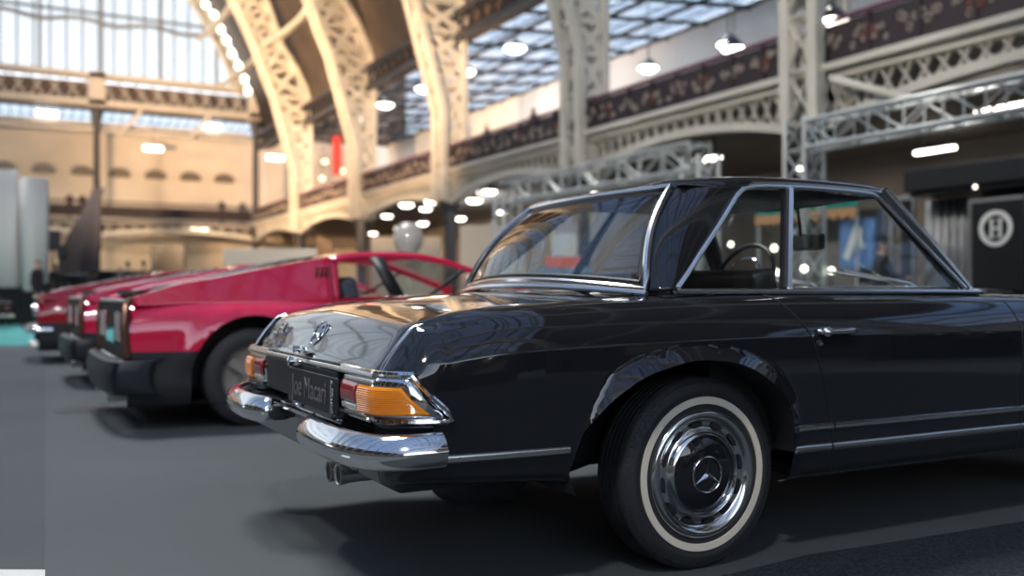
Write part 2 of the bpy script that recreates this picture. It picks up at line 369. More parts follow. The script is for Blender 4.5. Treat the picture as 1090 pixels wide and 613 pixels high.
# longitudinal lattice beams between ribs, high
def latt(b, p, q, zt, zb, cell, w=.09, y=None, ch=.22):
    """flat lattice girder from p to q (xy), top/bottom heights as functions of t"""
    p, q = Vector(p), Vector(q); L = (q-p).length; n = max(2, int(round(L/cell)))
    P = lambda t, z: (p.x+(q.x-p.x)*t, p.y+(q.y-p.y)*t, z)
    for i in range(n):
        t0, t1 = i/n, (i+1)/n
        b.bar(P(t0, zb(t0)), P(t1, zt(t1)), w, .04); b.bar(P(t0, zt(t0)), P(t1, zb(t1)), w, .04)
    m = 14
    for i in range(m):
        t0, t1 = i/m, (i+1)/m; b.bar(P(t0, zt(t0)), P(t1, zt(t1)), .30, ch); b.bar(P(t0, zb(t0)), P(t1, zb(t1)), .30, ch)
allY = sorted(BACK+CYS)
for k, (ya, yb) in enumerate(zip(allY, allY[1:])):
    if ya < 0: continue
    b = MB(); latt(b, (16.1, ya+.5), (16.1, yb-.5), lambda t: 12.0, lambda t: 11.0, .9, .12)
    o = b.build('eaves_girder', 'irondark', smooth=False)
    tag(o, ['lattice eaves girder out of view to the right', 'high eaves girder between the two nearest arch ribs', 'eaves girder between second and third arch ribs from the right', 'dark lattice eaves girder between third and fourth arch ribs', 'dark lattice eaves girder between the last two arch ribs', 'dark eaves girder meeting the end window'][min(k, 5)], 'girder', 'eaves girders')
# ---- right-hand gallery, bay by bay
ordn = ['nearest, right of the silver truss column', 'second from the right, above the coupe windscreen side', 'third from the right, over the coupe rear window', 'fourth from the right, behind the red sports car', 'fifth from the right, warmly lit', 'last before the end wall']
frets = random.Random(5)
for k, (ya, yb) in enumerate(zip(CYS, CYS[1:])):
    lo = lambda t: 4.50 + .58*math.sin(PI*t)**.8
    g = empty('gallery_girder', (GX, (ya+yb)/2, 4.5), 0, 'pale arched lattice gallery girder, '+ordn[k], 'girder', 'arched lattice girders carrying the right gallery')
    m0 = Vector((GX, (ya+yb)/2, 4.5))
    b = MB(); latt(b, (0, ya+.42-m0.y), (0, yb-.42-m0.y), lambda t: 1.10, lambda t: lo(t)-4.5+.02, .44, .075, ch=.20); b.build('lattice_web', 'ironpale', g, smooth=False)
    b = MB(); b.box((-.12, 0, 1.24), (.5, yb-ya-.6, .14)); b.build('top_flange', 'ironpale', g, smooth=False)
    r = empty('balustrade', (GX-.1, (ya+yb)/2, 5.86), 0, 'dark fretwork balustrade, purple handrail, '+ordn[k], 'railing', 'dark balustrades along the right gallery')
    h = (yb-ya)/2-.40
    b = MB(); b.box((0, 0, .42), (.05, 2*h, .80))
    for i in range(9): y = lerp(-h, h, i/8); b.box((-.04, y, .42), (.08, .10, .84))
    hb = MB(); hb.box((-.02, 0, .90), (.16, 2*h, .09)); hb.build('handrail', 'purple', r, bevel=.02)
    for i in range(8):
        yc = lerp(-h, h, (i+.5)/8)
        for sgn in (-1, 1):
            for q in range(5):
                yy = yc+sgn*(.18+.10*q*frets.uniform(.8, 1.2)); z = .42+frets.uniform(-.20, .20); rr = frets.uniform(.035, .07)
                b.tube([(-.05, yy+rr*math.cos(t), z+rr*1.3*math.sin(t)) for t in [2*PI*j/8 for j in range(8)]], .016, 4, closed=True, mi=1)
    for i in range(0, 8, 2):
        yc = lerp(-h, h, (i+1)/8); b.lathe([(0, -.03), (.16, -.02), (.20, 0), (0, 0)], (-.04, yc, .42), 'x', 16, mi=2)
    b.build('fretwork_panel', ['railing', 'fret', mat('rust_rosette', (.12, .035, .025), .6) if k == 0 else bpy.data.materials['rust_rosette']], r, smooth=False)
b = MB(); b.box((21.2, 14, 5.66), (10.2, 122, .28)); struct(b.build('trim_2', 'taupe', smooth=False))
b = MB(); b.box((26.2, 14, 2.8), (.3, 122, 5.6)); struct(b.build('wall_right', 'taupe', smooth=False))
b = MB(); b.box((26.2, 14, 9.0), (.3, 122, 6.6)); struct(b.build('wall_right_upper', 'white', smooth=False))
# aisle roof, glazed, with iron rafters
g = MB(); G = [[(16.6, Y0, 11.6), (16.6, Y1, 11.6)], [(26.1, Y0, 12.35), (26.1, Y1, 12.35)]]; g.grid(G); g.uv = [(Y0, 0), (Y1, 0), (Y0, 9.5), (Y1, 9.5)]
struct(g.build('ceiling_aisle', 'aisleglass', fixn=False))
b = MB()
for k in range(42): y = -42+2.62*k; b.bar((16.5, y, 11.35), (26.1, y, 12.1), .07, .16)
for i in range(5): x = lerp(16.6, 26, i/4); b.bar((x, Y0, lerp(11.45, 12.2, i/4)), (x, Y1, lerp(11.45, 12.2, i/4)), .09, .16)
struct(b.build('trim_3', 'irondark', smooth=False))
# left side of the hall, beyond the frame but seen in reflections
b = MB(); b.box((XL-10, 14, 6), (.3, 122, 12)); struct(b.build('wall_left', 'cream', smooth=False))
b = MB(); b.box((XL-5, 14, 5.6), (10, 122, .4)); b.box((XL, 14, 5.0), (.3, 122, 1.1)); b.box((XL, 14, 6.3), (.1, 122, .8)); struct(b.build('trim_4', 'iron', smooth=False))
b = MB(); b.box((XL-5, 14, 12.2), (10, 122, .2)); struct(b.build('ceiling_left_aisle', 'brown', smooth=False))
b = MB(); b.box((-9, -46, 6), (76, .3, 12)); struct(b.build('wall_back', 'brown', smooth=False))
# ---- far end wall with gallery and great lunette window
YE = 68.2
def wall_with_arches():
    b = MB(); b.box((-9, YE+6, 9.3), (54, .4, 7.2)); return b
struct(wall_with_arches().build('wall_far_upper', 'cream', smooth=False))
b = MB(); b.box((22.4, YE+6, 9.3), (8.6, .4, 7.2)); struct(b.build('wall_far_right', 'cream', smooth=False))
b = MB(); b.box((-9, YE+1.4, 14.0), (54, .2, 1.9)); struct(b.build('wall_far_attic', 'brown', smooth=False))
b = MB(); b.box((22, YE+.4, 15), (11, .3, 6)); struct(b.build('wall_far_corner', 'brown', smooth=False))
b = MB(); b.box((-9, YE+6.1, 2.9), (70, .4, 5.8)); struct(b.build('wall_far', 'cream', smooth=False))
b = MB(); b.box((-9, YE+3, 5.62), (54, 6.4, .26)); struct(b.build('trim_5', 'taupe', smooth=False))
nwin = 1
for i in range(11):
    x = 15.0 - 2.45*i
    p = at_x(0, 0, 1)
    b = MB(); pts = [(x-.62+0, 9.2)] + [(x+.78*math.cos(a), 9.4+.50*math.sin(a)) for a in [PI-PI*j/12 for j in range(13)]] + [(x+.62, 9.2)]
    b.prism([(a, c) for a, c in pts], .12, lambda a, c, t: (a, YE+5.75+t, c)); o = b.build('window_%d' % nwin, mat('dim_pane', (.16, .13, .10), .3) if i == 0 else bpy.data.materials['dim_pane'], smooth=False); struct(o); nwin += 1
    b = MB(); b.tube([(x+.86*math.cos(a), YE+5.68, 9.35+.62*math.sin(a)) for a in [PI-PI*j/12 for j in range(13)]], .10, 6); b.build('window_arch', 'cream', o)
bayx = [16, 5.66, -4.7, -15.0, -25.4]
for k, (xa, xb) in enumerate(zip(bayx, bayx[1:])):
    lab = ['between the last two dark columns', 'left of the dark column near the far end', 'left part hidden by the white panels', 'far left out of view'][k]
    g = empty('end_gallery_girder', ((xa+xb)/2, YE, 4.5), 0, 'cream lattice girder on the end wall '+lab, 'girder', 'end wall gallery girders'); h = (xa-xb)/2-.3
    b = MB(); latt(b, (-h, 0), (h, 0), lambda t: 1.1, lambda t: .20+.42*math.sin(PI*t)**.8, .8, .12, ch=.3); b.build('lattice_web', 'ironpale', g, smooth=False)
    r = empty('end_balustrade', ((xa+xb)/2, YE, 5.86), 0, 'dark railing on the end wall gallery '+lab, 'railing', 'end wall gallery railings')
    b = MB(); b.box((0, 0, 1.05), (2*h, .1, .09)); b.box((0, 0, .1), (2*h, .1, .08))
    for i in range(52): x = lerp(-h, h, i/51); b.bar((x, 0, .1), (x, 0, 1.05), .07, .05)
    b.box((0, .05, .45), (2*h, .03, .62)); b.build('rail_panel', 'railing', r, smooth=False)
for i, x in enumerate(bayx[:4]):
    b = MB(); b.lathe([(.0, 0), (.42, 0), (.42, .5), (.26, .7), (.22, 4.6), (.34, 5.0), (.30, 5.6), (.22, 6.2), (.20, 11.8), (.34, 12.4), (.4, 13.0), (0, 13.0)], (x, YE, 0), 'z', 14)
    tag(b.build('iron_column', 'irondark'), ['slim dark iron column at the far right corner of the end wall', 'slim dark iron column with a flared base below the end window', 'slim dark column hidden by the white panels', 'dark iron column out of view to the left'][i], 'column', 'iron columns of the end wall')
# two-storey truss over the end gallery, skylight band behind it
b = MB(); 
for zt, zb in ((15.1, 13.35),):
    latt(b, (-34, YE-.3), (16.3, YE-.3), lambda t: zt, lambda t: zb, 1.05, .17, ch=.32); latt(b, (-34, YE+.5), (16.3, YE+.5), lambda t: zt, lambda t: zb, 1.05, .17, ch=.32)
for x in bayx: b.box((x, YE, 14.2), (1.0, .9, 2.3))
for x in (13.0, 8.6): b.bar((x, YE, 13.3), (x-1.5, YE+.2, 11.4), .25, .25)
b.bar((-34, YE+2.5, 12.35), (16, YE+2.5, 12.35), .3, .25); b.bar((-34, YE+1, 11.75), (16, YE+1, 11.75), .3, .28)
tag(b.build('end_truss', 'iron', smooth=False), 'warmly lit tan lattice truss running under the great end window', 'truss')
g = MB(); g.grid([[(-36, YE+.8, 13.2), (17, YE+.8, 13.2)], [(-36, YE+5.9, 12.4), (17, YE+5.9, 12.4)]]); g.uv = [(-36, 0), (17, 0), (-36, 5), (17, 5)]
struct(g.build('ceiling_end_gallery', 'aisleglass', fixn=False))
# lunette glazing
g = MB(); vs = [(RCX, YE, 14.9)]; n = 60; aa = math.asin((14.9-RCZ)/25.6)
for i in range(n+1):
    a = lerp(aa, PI-aa, i/n); x, z = arc(25.6, a); vs.append((x, YE, z))
g.add(vs, [(0, i+1, i+2) for i in range(n)]); g.uv = [(v[0], v[2]-14.9) for v in vs]
struct(g.build('window_20', 'lunette', smooth=False, fixn=False))
b = MB()
for zc in (18.6, 23.2, 27.5):
    hw = math.sqrt(max(0, 25.4**2-(zc-RCZ)**2)); P = [(RCX-hw+2*hw*i/60, YE-.25, zc+.16*math.cos(i*1.05)) for i in range(61)]; b.tube(P, .16, 5)
for i in range(13):
    x = RCX-22+44*i/12; zt = RCZ+math.sqrt(max(0, 25.4**2-(x-RCX)**2)); b.bar((x, YE-.1, 15), (x, YE-.1, zt), .20, .2)
struct(b.build('trim_6', mat('lunette_mullion', (.16, .18, .20), .6), smooth=False))
b = MB()
for i in range(n):
    a, c = lerp(aa, PI-aa, i/n), lerp(aa, PI-aa, (i+1)/n); p, q = arc(25.3, a), arc(25.3, c)
    for y in (-.9, .3): b.bar((p[0], YE+y, p[1]), (q[0], YE+y, q[1]), .5, .25)
    p2, q2 = arc(24.7, a), arc(24.7, c); b.bar((p2[0], YE-.9, p2[1]), (q2[0], YE-.9, q2[1]), .2, .2); b.bar((p[0], YE-.9, p[1]), (q2[0], YE-.9, q2[1]), .12, .06)
tag(b.build('end_arch', 'ironpale', smooth=False), 'pale arch rib framing the great end window, carrying the string of round bulbs', 'arch')
blk = [(219, 5), (228, 16), (235, 31), (241, 43), (247, 57), (254, 70), (260, 84), (264, 97), (211, -9), (202, -22)]
b0 = None
for i, (u_, v_) in enumerate(blk):
    q = at_y(u_, v_, YE-1.1)
    if b0 is None:
        m = MB(); m.lathe([(0, -.25), (.14, -.21), (.24, -.06), (.24, .06), (.14, .21), (.06, .26), (0, .27)], (0, 0, 0), 'z', 14); b0 = m.build('bulb', 'bulb'); o = b0
    else: o = b0.copy(); COL.objects.link(o)
    o.location = q; tag(o, 'round lit bulb in the string along the end window arch', 'bulb', 'bulbs strung along the end window arch')
# ---- hanging lamps
def lampat(p, w, h, label, group, top=5.5, prm=[None]):
    if prm[0] is None:
        r = empty('hanging_lamp', (0, 0, 0)); m = MB(); m.lathe([(0, -.10), (.30, -.08), (.5, 0), (.30, .10), (0, .12)], (0, 0, 0), 'z', 16); m.build('diffuser', 'lamp', r)
        m = MB(); m.lathe([(0, .26), (.10, .24), (.34, .10), (.52, .02), (.54, .02), (.36, .14), (.10, .28), (.02, .30), (0, .30)], (0, 0, 0), 'z', 16); m.build('shade', 'irondark', r); prm[0] = r; o = r
    else: o = copy_tree(prm[0])
    for ch in o.children:
        if ch.name.startswith('cable'): bpy.data.objects.remove(ch)
        else: ch.scale = (w, w, h)
    top = 11.66+.079*(p.x-16.6) if top > 6 else 5.56
    m = MB(); m.tube([(0, 0, .25*h), (0, 0, top-p.z)], .02, 6); m.build('cable', 'irondark', o)
    o.location = p; o['label'] = label; o['category'] = 'lamp'; o['group'] = group
    return o
for i, (u_, v_) in enumerate([(548, 52), (495, 77), (452, 95), (410, 112), (381, 125)]):
    lampat(at_z(u_, v_, 10.3), .85, 1.4, ['oval lit lamp under the skylight, nearest of its row, between second and third ribs', 'lit lamp just right of the third arch rib', 'lit lamp between third and fourth arch ribs', 'lit lamp right of the fourth arch rib', 'lit lamp in front of the fourth arch rib'][i], 'lamps in a row below the aisle roof', 11.5)
for i, (u_, v_, z) in enumerate([(610, 25, 10.5), (690, 73, 7.9), (775, 48, 7.9), (781, 53, 7.2), (881, 13, 7.9), (888, 23, 6.8)]):
    lampat(at_z(u_, v_, z), .62, 1.2, ['lit lamp beside the second pale column', 'bright long lamp over the balustrade right of the second column', 'upper of two bright lamps left of the silver truss column', 'lower of two bright lamps left of the silver truss column', 'upper small lamp right of the first column top', 'lower small lamp right of the first column top'][i], 'lamps above the right gallery', 11.6)
blobs = [(432.6, 218.3, .75), (459, 215, .65), (453, 222.5, .6), (488.6, 211, .7), (505, 213.6, .7), (521, 204, .65), (412, 230, .6), (450, 238, .6), (489.7, 232.7, .6), (526, 241, .6), (535, 226, .5), (424.5, 243, .5), (397, 248.6, .5), (556, 237, .5), (627, 203, .75), (760, 168, .5), (745, 171, .4), (855, 179, .35)]
for i, (u_, v_, s_) in enumerate(blobs):
    z_ = 4.2
    while z_ < 5.2 and at_z(u_, v_, z_).x < 16.5: z_ += .05
    lampat(at_z(u_, v_, z_), s_*.9, 1.5*s_, 'round lit lamp glowing in the dark below the right gallery', 'round lamps below the right gallery')
for i, (u_, v_, z) in enumerate([(995, 160, 4.9), (1068, 115, 4.9), (1088, 113, 4.9)]):
    m = MB(); m.box((0, 0, 0), (.16, 1.3, .10)); o = m.build('strip_light', 'lamp', bevel=.03); o.location = at_z(u_, v_, z)
    m = MB(); m.bar((0, .4, .05), (0, .4, 5.55-z), .03); m.bar((0, -.4, .05), (0, -.4, 5.55-z), .03); m.build('hanger', 'irondark', o)
    tag(o, ['lit strip light under the gallery above the black stand', 'left strip light behind the aluminium truss at the right edge', 'right strip light behind the aluminium truss at the right edge'][i], 'light')
for i, (u_, v_) in enumerate([(50, 121), (226, 135), (163, 158), (293, 168), (212, 246), (90, 243)]):
    m = MB(); m.box((0, 0, 0), (1.3, .3, .35)); o = m.build('strip_light', 'bulb', bevel=.1); o.location = at_y(u_, v_, YE+1.9)
    zt_ = 12.9 if o.location.z > 6 else 5.55
    if zt_ > o.location.z: m = MB(); m.bar((0, 0, .1), (0, 0, zt_-o.location.z), .04); m.build('hanger', 'irondark', o)
    tag(o, ['lit strip light high on the far left below the end truss', 'lit strip light below the end truss near the corner', 'dim strip light over the arched niches', 'strip light right of the far corner column', 'strip light under the end gallery right part', 'strip light under the end gallery behind the dark banner'][i], 'light', 'strip lights of the end gallery')
for i, (u_, v_) in enumerate(WB):
    q = at_x(u_, v_, 21.0); m = MB(); m.lathe([(0, -.16), (.16, -.1), (.2, 0), (.16, .1), (0, .16)], (0, 0, 0), 'z', 12); o = m.build('warm_lamp', 'warmbulb'); o.location = q
    m = MB(); m.bar((0, 0, .1), (0, 0, 12.0-q.z), .03); m.build('cable', 'irondark', o); tag(o, 'small warm lamp in the gallery bays near the far right corner', 'lamp', 'warm lamps at the far end of the right gallery')
a, e = at_x(886, 84, 15.5), at_x(972, 106, 15.5); m = MB(); m.tube([(0, 0, 0), tuple(e-a)], .09, 10); o = m.build('brace_pipe', 'ironpale'); o.location = a; tag(o, 'pale diagonal brace pipe in front of the nearest gallery girder', 'pipe')
# ---- aluminium stage truss on towers
def truss(b, p, q, s, step=None):
    p, q = Vector(p), Vector(q); d = (q-p); L = d.length; d.normalize(); up = Vector((0, 0, 1)) if abs(d.z) < .9 else Vector((1, 0, 0)); r = d.cross(up).normalized(); u = r.cross(d)
    step = step or s; cor = [r*i*s/2+u*j*s/2 for i, j in ((-1, -1), (1, -1), (1, 1), (-1, 1))]
    for c in cor: b.tube([p+c, q+c], .045*s/.5, 8)
    n = int(L/step)
    for i in range(n):
        a, e = p+d*(L*i/n), p+d*(L*(i+1)/n)
        for k in range(4): c1, c2 = cor[k], cor[(k+1) % 4]; b.tube([a+(c1 if i % 2 else c2), e+(c2 if i % 2 else c1)], .024*s/.5, 5); b.tube([a+c1, a+c2], .02*s/.5, 5)
TX = 11.6
a, e = at_x(866, 143, 11.3), at_x(1090, 102, 11.3); dirn = (e-a).normalized(); a.z = e.z = (a.z+e.z)/2
b = MB(); truss(b, a, Vector((a.x, -4, a.z)), .42, .62); tr1 = b.build('beam', 'alu'); 
r1 = empty('lighting_truss', (a.x, a.y, 0), 0, 'aluminium lighting truss at the right, crossing in front of the gallery girder', 'truss')
tr1.parent = r1; tr1.location = (-a.x, -a.y, 0)
b = MB(); truss(b, (a.x, a.y+.2, 0), (a.x, a.y+.2, a.z+.3), .42, .5); t_ = b.build('tower', 'alu', r1); t_.location = (-a.x, -a.y, 0)
q1, q2 = at_x(745, 165, 14.4), at_x(540, 208, 14.4)
zt = (q1.z+q2.z)/2; r2 = empty('lighting_truss', (q1.x, q1.y, 0), 0, 'aluminium lighting truss above the coupe rear window, standing on two towers', 'truss')
b = MB(); truss(b, (q1.x, q1.y, zt), (q2.x, q2.y, zt), .62, .95); o = b.build('beam', 'alu', r2); o.location = (-q1.x, -q1.y, 0)
for q in (q1, q2):
    b = MB(); truss(b, (q.x, q.y, 0), (q.x, q.y, zt), .6, .8); o = b.build('tower', 'alu', r2); o.location = (-q1.x, -q1.y, 0)
# ================================================================ the black coupe (local axes: x forward, -y the side facing the camera, origin under the rear axle)
CARX, CARY = 1.975, 3.20
merc = empty('classic_coupe', (CARX, CARY, 0), 0, 'glossy black classic coupe with chrome bumpers, whitewall tyres and hardtop, nearest car in the hall', 'car')
def catmull(P, n):
    out = []
    for i in range(len(P)-1):
        p0 = P[max(i-1, 0)]; p1 = P[i]; p2 = P[i+1]; p3 = P[min(i+2, len(P)-1)]
        for k in range(n):
            t = k/n
            out.append(tuple(.5*((2*b)+(-a+c)*t+(2*a-5*b+4*c-d)*t*t+(-a+3*b-3*c+d)*t**3) for a, b, c, d in zip(p0, p1, p2, p3)))
    out.append(tuple(P[-1])); return out
PROF = catmull([(.10, .22), (.04, .24), (.022, .30), (.012, .36), (.005, .45), (0, .58), (0, .66), (.003, .735)], 7)[:-1] + \
       catmull([(.003, .735), (.018, .770), (.038, .805), (.068, .838), (.105, .862), (.15, .875)], 7)
ZR = [(-1.0, .788), (-.93, .806), (-.78, .834), (-.47, .857), (-.12, .871), (.3, .878), (1.4, .876), (2.2, .868), (2.8, .852), (3.1, .83), (3.2, .82)]
ZB = [(-1.0, .36), (-.55, .33), (-.40, .26), (.3, .25), (2.0, .25), (2.8, .30), (3.2, .34)]
YM = [(-1.0, .850), (-.8, .864), (-.6, .873), (0, .88), (1.5, .88), (2.4, .876), (2.8, .862), (3.1, .84), (3.2, .83)]
XT = [(.30, -1.03), (.36, -1.055), (.45, -1.07), (.60, -1.075), (.66, -1.060), (.70, -1.035), (.74, -1.005), (.775, -.972), (.79, -.955)]
INS = [(-1.0, .72), (-.5, 1.0), (3.2, 1.0)]
def row(i0, z0, xn):
    top = cinterp(xn, ZR); bot = interp(xn, ZB)
    z = .60 + (z0-.60)*(top-.60)/(.875-.60) if z0 > .60 else .60 - (.60-z0)*(.60-bot)/(.60-.22)
    return cinterp(xn, YM) - i0*interp(xn, INS), z
TH = [(-10, .385), (14, .385), (33, .396), (55, .383), (86, .373), (113, .390), (138, .435), (157, .467), (171, .470), (190, .47)]
T1 = [(14, .43), (33, .448), (54, .440), (81, .410), (111, .430), (135, .478), (157, .470), (175, .47)]
AMP = [(0, .006), (20, .018), (38, .036), (100, .042), (135, .036), (150, .018), (158, .0), (180, 0)]
def flare(x, z, k=1.0, cx=-.06):
    dx, dz = x-cx, z-.30; r = math.hypot(dx, dz); a = math.degrees(math.atan2(dz, dx))
    if a < -20: return 0
    r0, r1 = interp(a, TH), interp(a, T1)
    if r > r1: return 0
    t = min(1.0, (r1-r)/max(r1-r0, 1e-3)); return k*interp(a, AMP)*t**.85
def arch_poly(x0, rear=True):
    P = []
    for a in range(12, 170, 3): r = interp(a, TH); P.append((x0-.06+r*math.cos(R(a)), .30+r*math.sin(R(a))))
    P = [(x0+.318, .10), (x0+.318, .36)] + P + [(x0-.527, .36), (x0-.520, .30), (x0-.50, .10)]
    return P
ARCH = arch_poly(0); ARCHF = [(2.4+.06+(-(x)-.06)*.92+.02, z if z < .2 else .30+(z-.30)*.93) for x, z in arch_poly(0)][::-1]
def inside(p, P):
    c = False; n = len(P); x, y = p
    for i in range(n):
        (a, b), (d, e) = P[i], P[(i+1) % n]
        if (b > y) != (e > y) and x < (d-a)*(y-b)/(e-b)+a: c = not c
    return c
def snap(p, P):
    best = None; n = len(P)
    for i in range(n):
        a, b = Vector(P[i]), Vector(P[(i+1) % n]); d = b-a; t = max(0, min(1, (Vector(p)-a).dot(d)/max(d.length_squared, 1e-12))); q = a+d*t
        l = (q-Vector(p)).length
        if best is None or l < best[0]: best = (l, q)
    return best[1]
def side_y(x, z):                       # outer surface y (positive) at x, z on the straight side
    lo = None
    for (i0, z0), (i1, z1) in zip(PROF, PROF[1:]):
        y0, a = row(i0, z0, max(x, -1)); y1, b = row(i1, z1, max(x, -1))
        if a <= z <= b: y = lerp(y0, y1, (z-a)/max(b-a, 1e-6)); return y + flare(x, z)
    return cinterp(max(x, -1), YM)
# columns
nx = [i*.0125 for i in range(int(-.60/.0125), int(3.0/.0125)+1)]
tail = [-1.0 + .4*i/32 for i in range(32)]
def shell_point(col, i0, z0, ex=0):
    kind, v = col
    if kind == 'side':
        xn = v; y, z = row(i0, z0, xn)
        if xn < -.6:
            rc = lerp(.14, .012, min(1, i0/.15)); xc = interp(z, XT)+rc; x = lerp(xc, -.6, (xn+1)/.4)
        else: x = xn
    else:
        y, z = row(i0, z0, -1.0); rc = lerp(.14, .012, min(1, i0/.15)); xt = interp(z, XT); xc = xt+rc; yc = y-rc
        if kind == 'corner': x = xc-rc*math.sin(v); y = yc+rc*math.cos(v)
        else: x = xt; y = lerp(yc, .722, v)
    if ex == 1: y -= .005; z -= .0015
    if ex == 2: y -= .013; z -= .006
    if ex == 3: y -= .016; z -= .035
    if ex and kind != 'side': x += [0, .004, .012, .02][ex]; y = max(y, .712)
    y += flare(x, z) + (flare(2.4-(x-2.4)-2.4, z, .8) if x > 1.6 else 0)
    return x, y, z
cols = [('rear', 1-i/6) for i in range(6)] + [('corner', R(90-90*i/14)) for i in range(15)] + [('side', t) for t in tail[1:]] + [('side', t) for t in nx]
rows_ = [(i, z, 0) for i, z in PROF] + [(.15, .875, 1), (.15, .875, 2), (.15, .875, 3)]
G = [[shell_point(c, *r) for r in rows_] for c in cols]
# front end wrap: last columns close the nose with rounded corner
for k in range(1, 11):
    a = R(9*k); colp = []
    for r in rows_:
        x, y, z = shell_point(('side', 3.0), *r); rc = .17
        yy = y - rc*(1-math.cos(a))*.55; xx = 3.0 + rc*math.sin(a); colp.append((xx, yy, z - .012*(1-math.cos(a))))
    G.append(colp)
side = MB(); nr = len(rows_); nc = len(G)
verts = [Vector((p[0], -p[1], p[2])) for c in G for p in c]
keep = []; hit = [0]*len(verts); used_ = [0]*len(verts); AP = {}
for i in range(nc-1):
    for j in range(nr-1):
        q = (i*nr+j, i*nr+j+1, (i+1)*nr+j+1, (i+1)*nr+j); c = sum((verts[t] for t in q), Vector())/4
        w = None
        if c.z < .75 and j < nr-5:
            if -.62 < c.x < .40 and inside((c.x, c.z), ARCH): w = ARCH
            elif 1.9 < c.x < 3.0 and inside((c.x, c.z), ARCHF): w = ARCHF
        if w:
            for t in q: hit[t] = 1; AP[t] = w
        else:
            keep.append(q)
            for t in q: used_[t] = 1
for t in range(len(verts)):
    if hit[t] and used_[t]:
        s = snap((verts[t].x, verts[t].z), AP[t]); v = verts[t]; y = -v.y
        base = y - flare(v.x, v.z) - (flare(2.4-(v.x-2.4)-2.4, v.z, .8) if v.x > 1.6 else 0)
        y2 = base + flare(s[0], s[1]) + (flare(-(s[0]-2.4), s[1], .8) if s[0] > 1.6 else 0)
        verts[t] = Vector((s[0], -y2, s[1]))
mp = {}; vv = []; ff = []
for q in keep:
    f = []
    for t in q:
        if t not in mp: mp[t] = len(vv); vv.append(verts[t])
        f.append(mp[t])
    ff.append(f)
side.add(vv, ff)
# centre rear panel and nose panel
cz = [z for z in [.30+.012*i for i in range(30)] if z <= .652]
cz = [row(i, z, -1.0)[1] for i, z in PROF if row(i, z, -1.0)[1] <= .66]
cen = [[(interp(z, XT), lerp(-.722, .722, j/8), z) for j in range(9)] for z in cz]
body = MB(); body.v = side.v; body.f = side.f; body.m = side.m
o = body.build('body_shell', 'paint', merc, mirror=True, angle=34)
cp = MB(); cp.grid(cen); cp.build('rear_panel', 'paint', merc)
def zl(x, y): return cinterp(x, ZR) - .008 + .030*(1-(y/.72)**2)*interp(x, [(-.95, .55), (-.5, 1), (2.6, 1), (3.1, .5)])
# scuttle between lid and rear window, strips beside the cabin
sc = MB(); sc.grid([[(x, y, zl(x, y)) for y in [-.735+.0735*j for j in range(21)]] for x in [-.34+.02*i for i in range(13)]])
sc.build('rear_scuttle', 'paint', merc, solid=.01)
for s in (-1, 1):
    b = MB(); b.grid([[(x, s*y, .872 - (0 if y > .69 else .02)) for y in (.665, .69, .70, .735)] for x in [-.1+.05*i for i in range(32)]])
    b.build('window_sill', 'black', merc, solid=.01)
# bonnet with raised centre
bn = MB(); bn.grid([[(x, y, zl(x, y)+.018*smoothstep((.22-abs(y))/.1)*smoothstep((x-1.55)/.2)-.05*smoothstep((x-2.9)/.25)) for y in [-.733+.0733*j for j in range(21)]] for x in [1.40+.06*i for i in range(30)]])
bn.build('bonnet', 'paint', merc, solid=.01)
gr = MB()
for z in (.42, .47, .52, .57, .62, .67, .72): gr.bar((3.15, -.62, z), (3.15, .62, z), .012, .014)
gr.tube([(3.17, .62*math.cos(a), .57+.19*math.sin(a)) for a in [i*PI/16 for i in range(32)]], .014, 6, closed=True)
gr.build('grille', 'chrome', merc)
nf = MB(); nf.grid([[(3.12, y, z) for y in [-.75, -.3, .3, .75]] for z in (.34, .5, .65, .80)]); nf.build('front_panel', 'black', merc, solid=.02)
for s in (-1, 1):
    h = MB(); h.lathe([(0, .06), (.05, .055), (.09, .03), (.105, 0), (.105, -.05), (0, -.05)], (3.15, s*.66, .64), 'x', 24); h.build('headlamp', 'paleglass', merc)
fb = MB(); fb.tube([(2.95, -.88, .46), (3.12, -.86, .46), (3.24, -.7, .46), (3.28, 0, .46), (3.24, .7, .46), (3.12, .86, .46), (2.95, .88, .46)], .055, 12); fb.build('front_bumper', 'chrome', merc)
# boot lid
LP = catmull([(-.34, .0), (-.5, .0), (-.7, .0), (-.84, .0)], 5)
lidprof = [(x, cinterp(x, ZR)-.008, 1) for x, _ in LP] + [(-.90, .803, 1), (-.93, .7935, .95), (-.95, .784, .85), (-.968, .771, .65), (-.982, .755, .45), (-.998, .733, .25), (-1.016, .707, .12), (-1.034, .682, .05), (-1.050, .664, 0)]
lid = MB(); rowsL = []
pts = catmull([(a, b, c) for a, b, c in lidprof], 3)
for j in range(33):
    y = -.715 + 1.43*j/32; k = 1-(y/.72)**2; e = max(0, (abs(y)-.69)/.025)
    rowsL.append([(x - .016*k*(1-c), y, z + (.030*interp(x, [(-.95, .55), (-.5, 1)]))*k*c - .006*e*e) for x, z, c in pts])
lid.grid(rowsL); bootlid = lid.build('boot_lid', 'paint', merc, solid=.008)
# fin inner closing walls
fw = MB()
for s in (-1, 1):
    fw.add([(x, s*.7215, z) for x, z in ([(interp(z, XT)+.001, z) for z in (.64, .66, .70, .74, .77)])] + [(x+.06, s*.7215, z-.02) for x, z in ([(interp(z, XT), z) for z in (.64, .66, .70, .74, .77)])],
           [(i, i+1, 6+i, 5+i) for i in range(4)])
fw.build('fin_inner_wall', 'paint', merc, solid=.002)
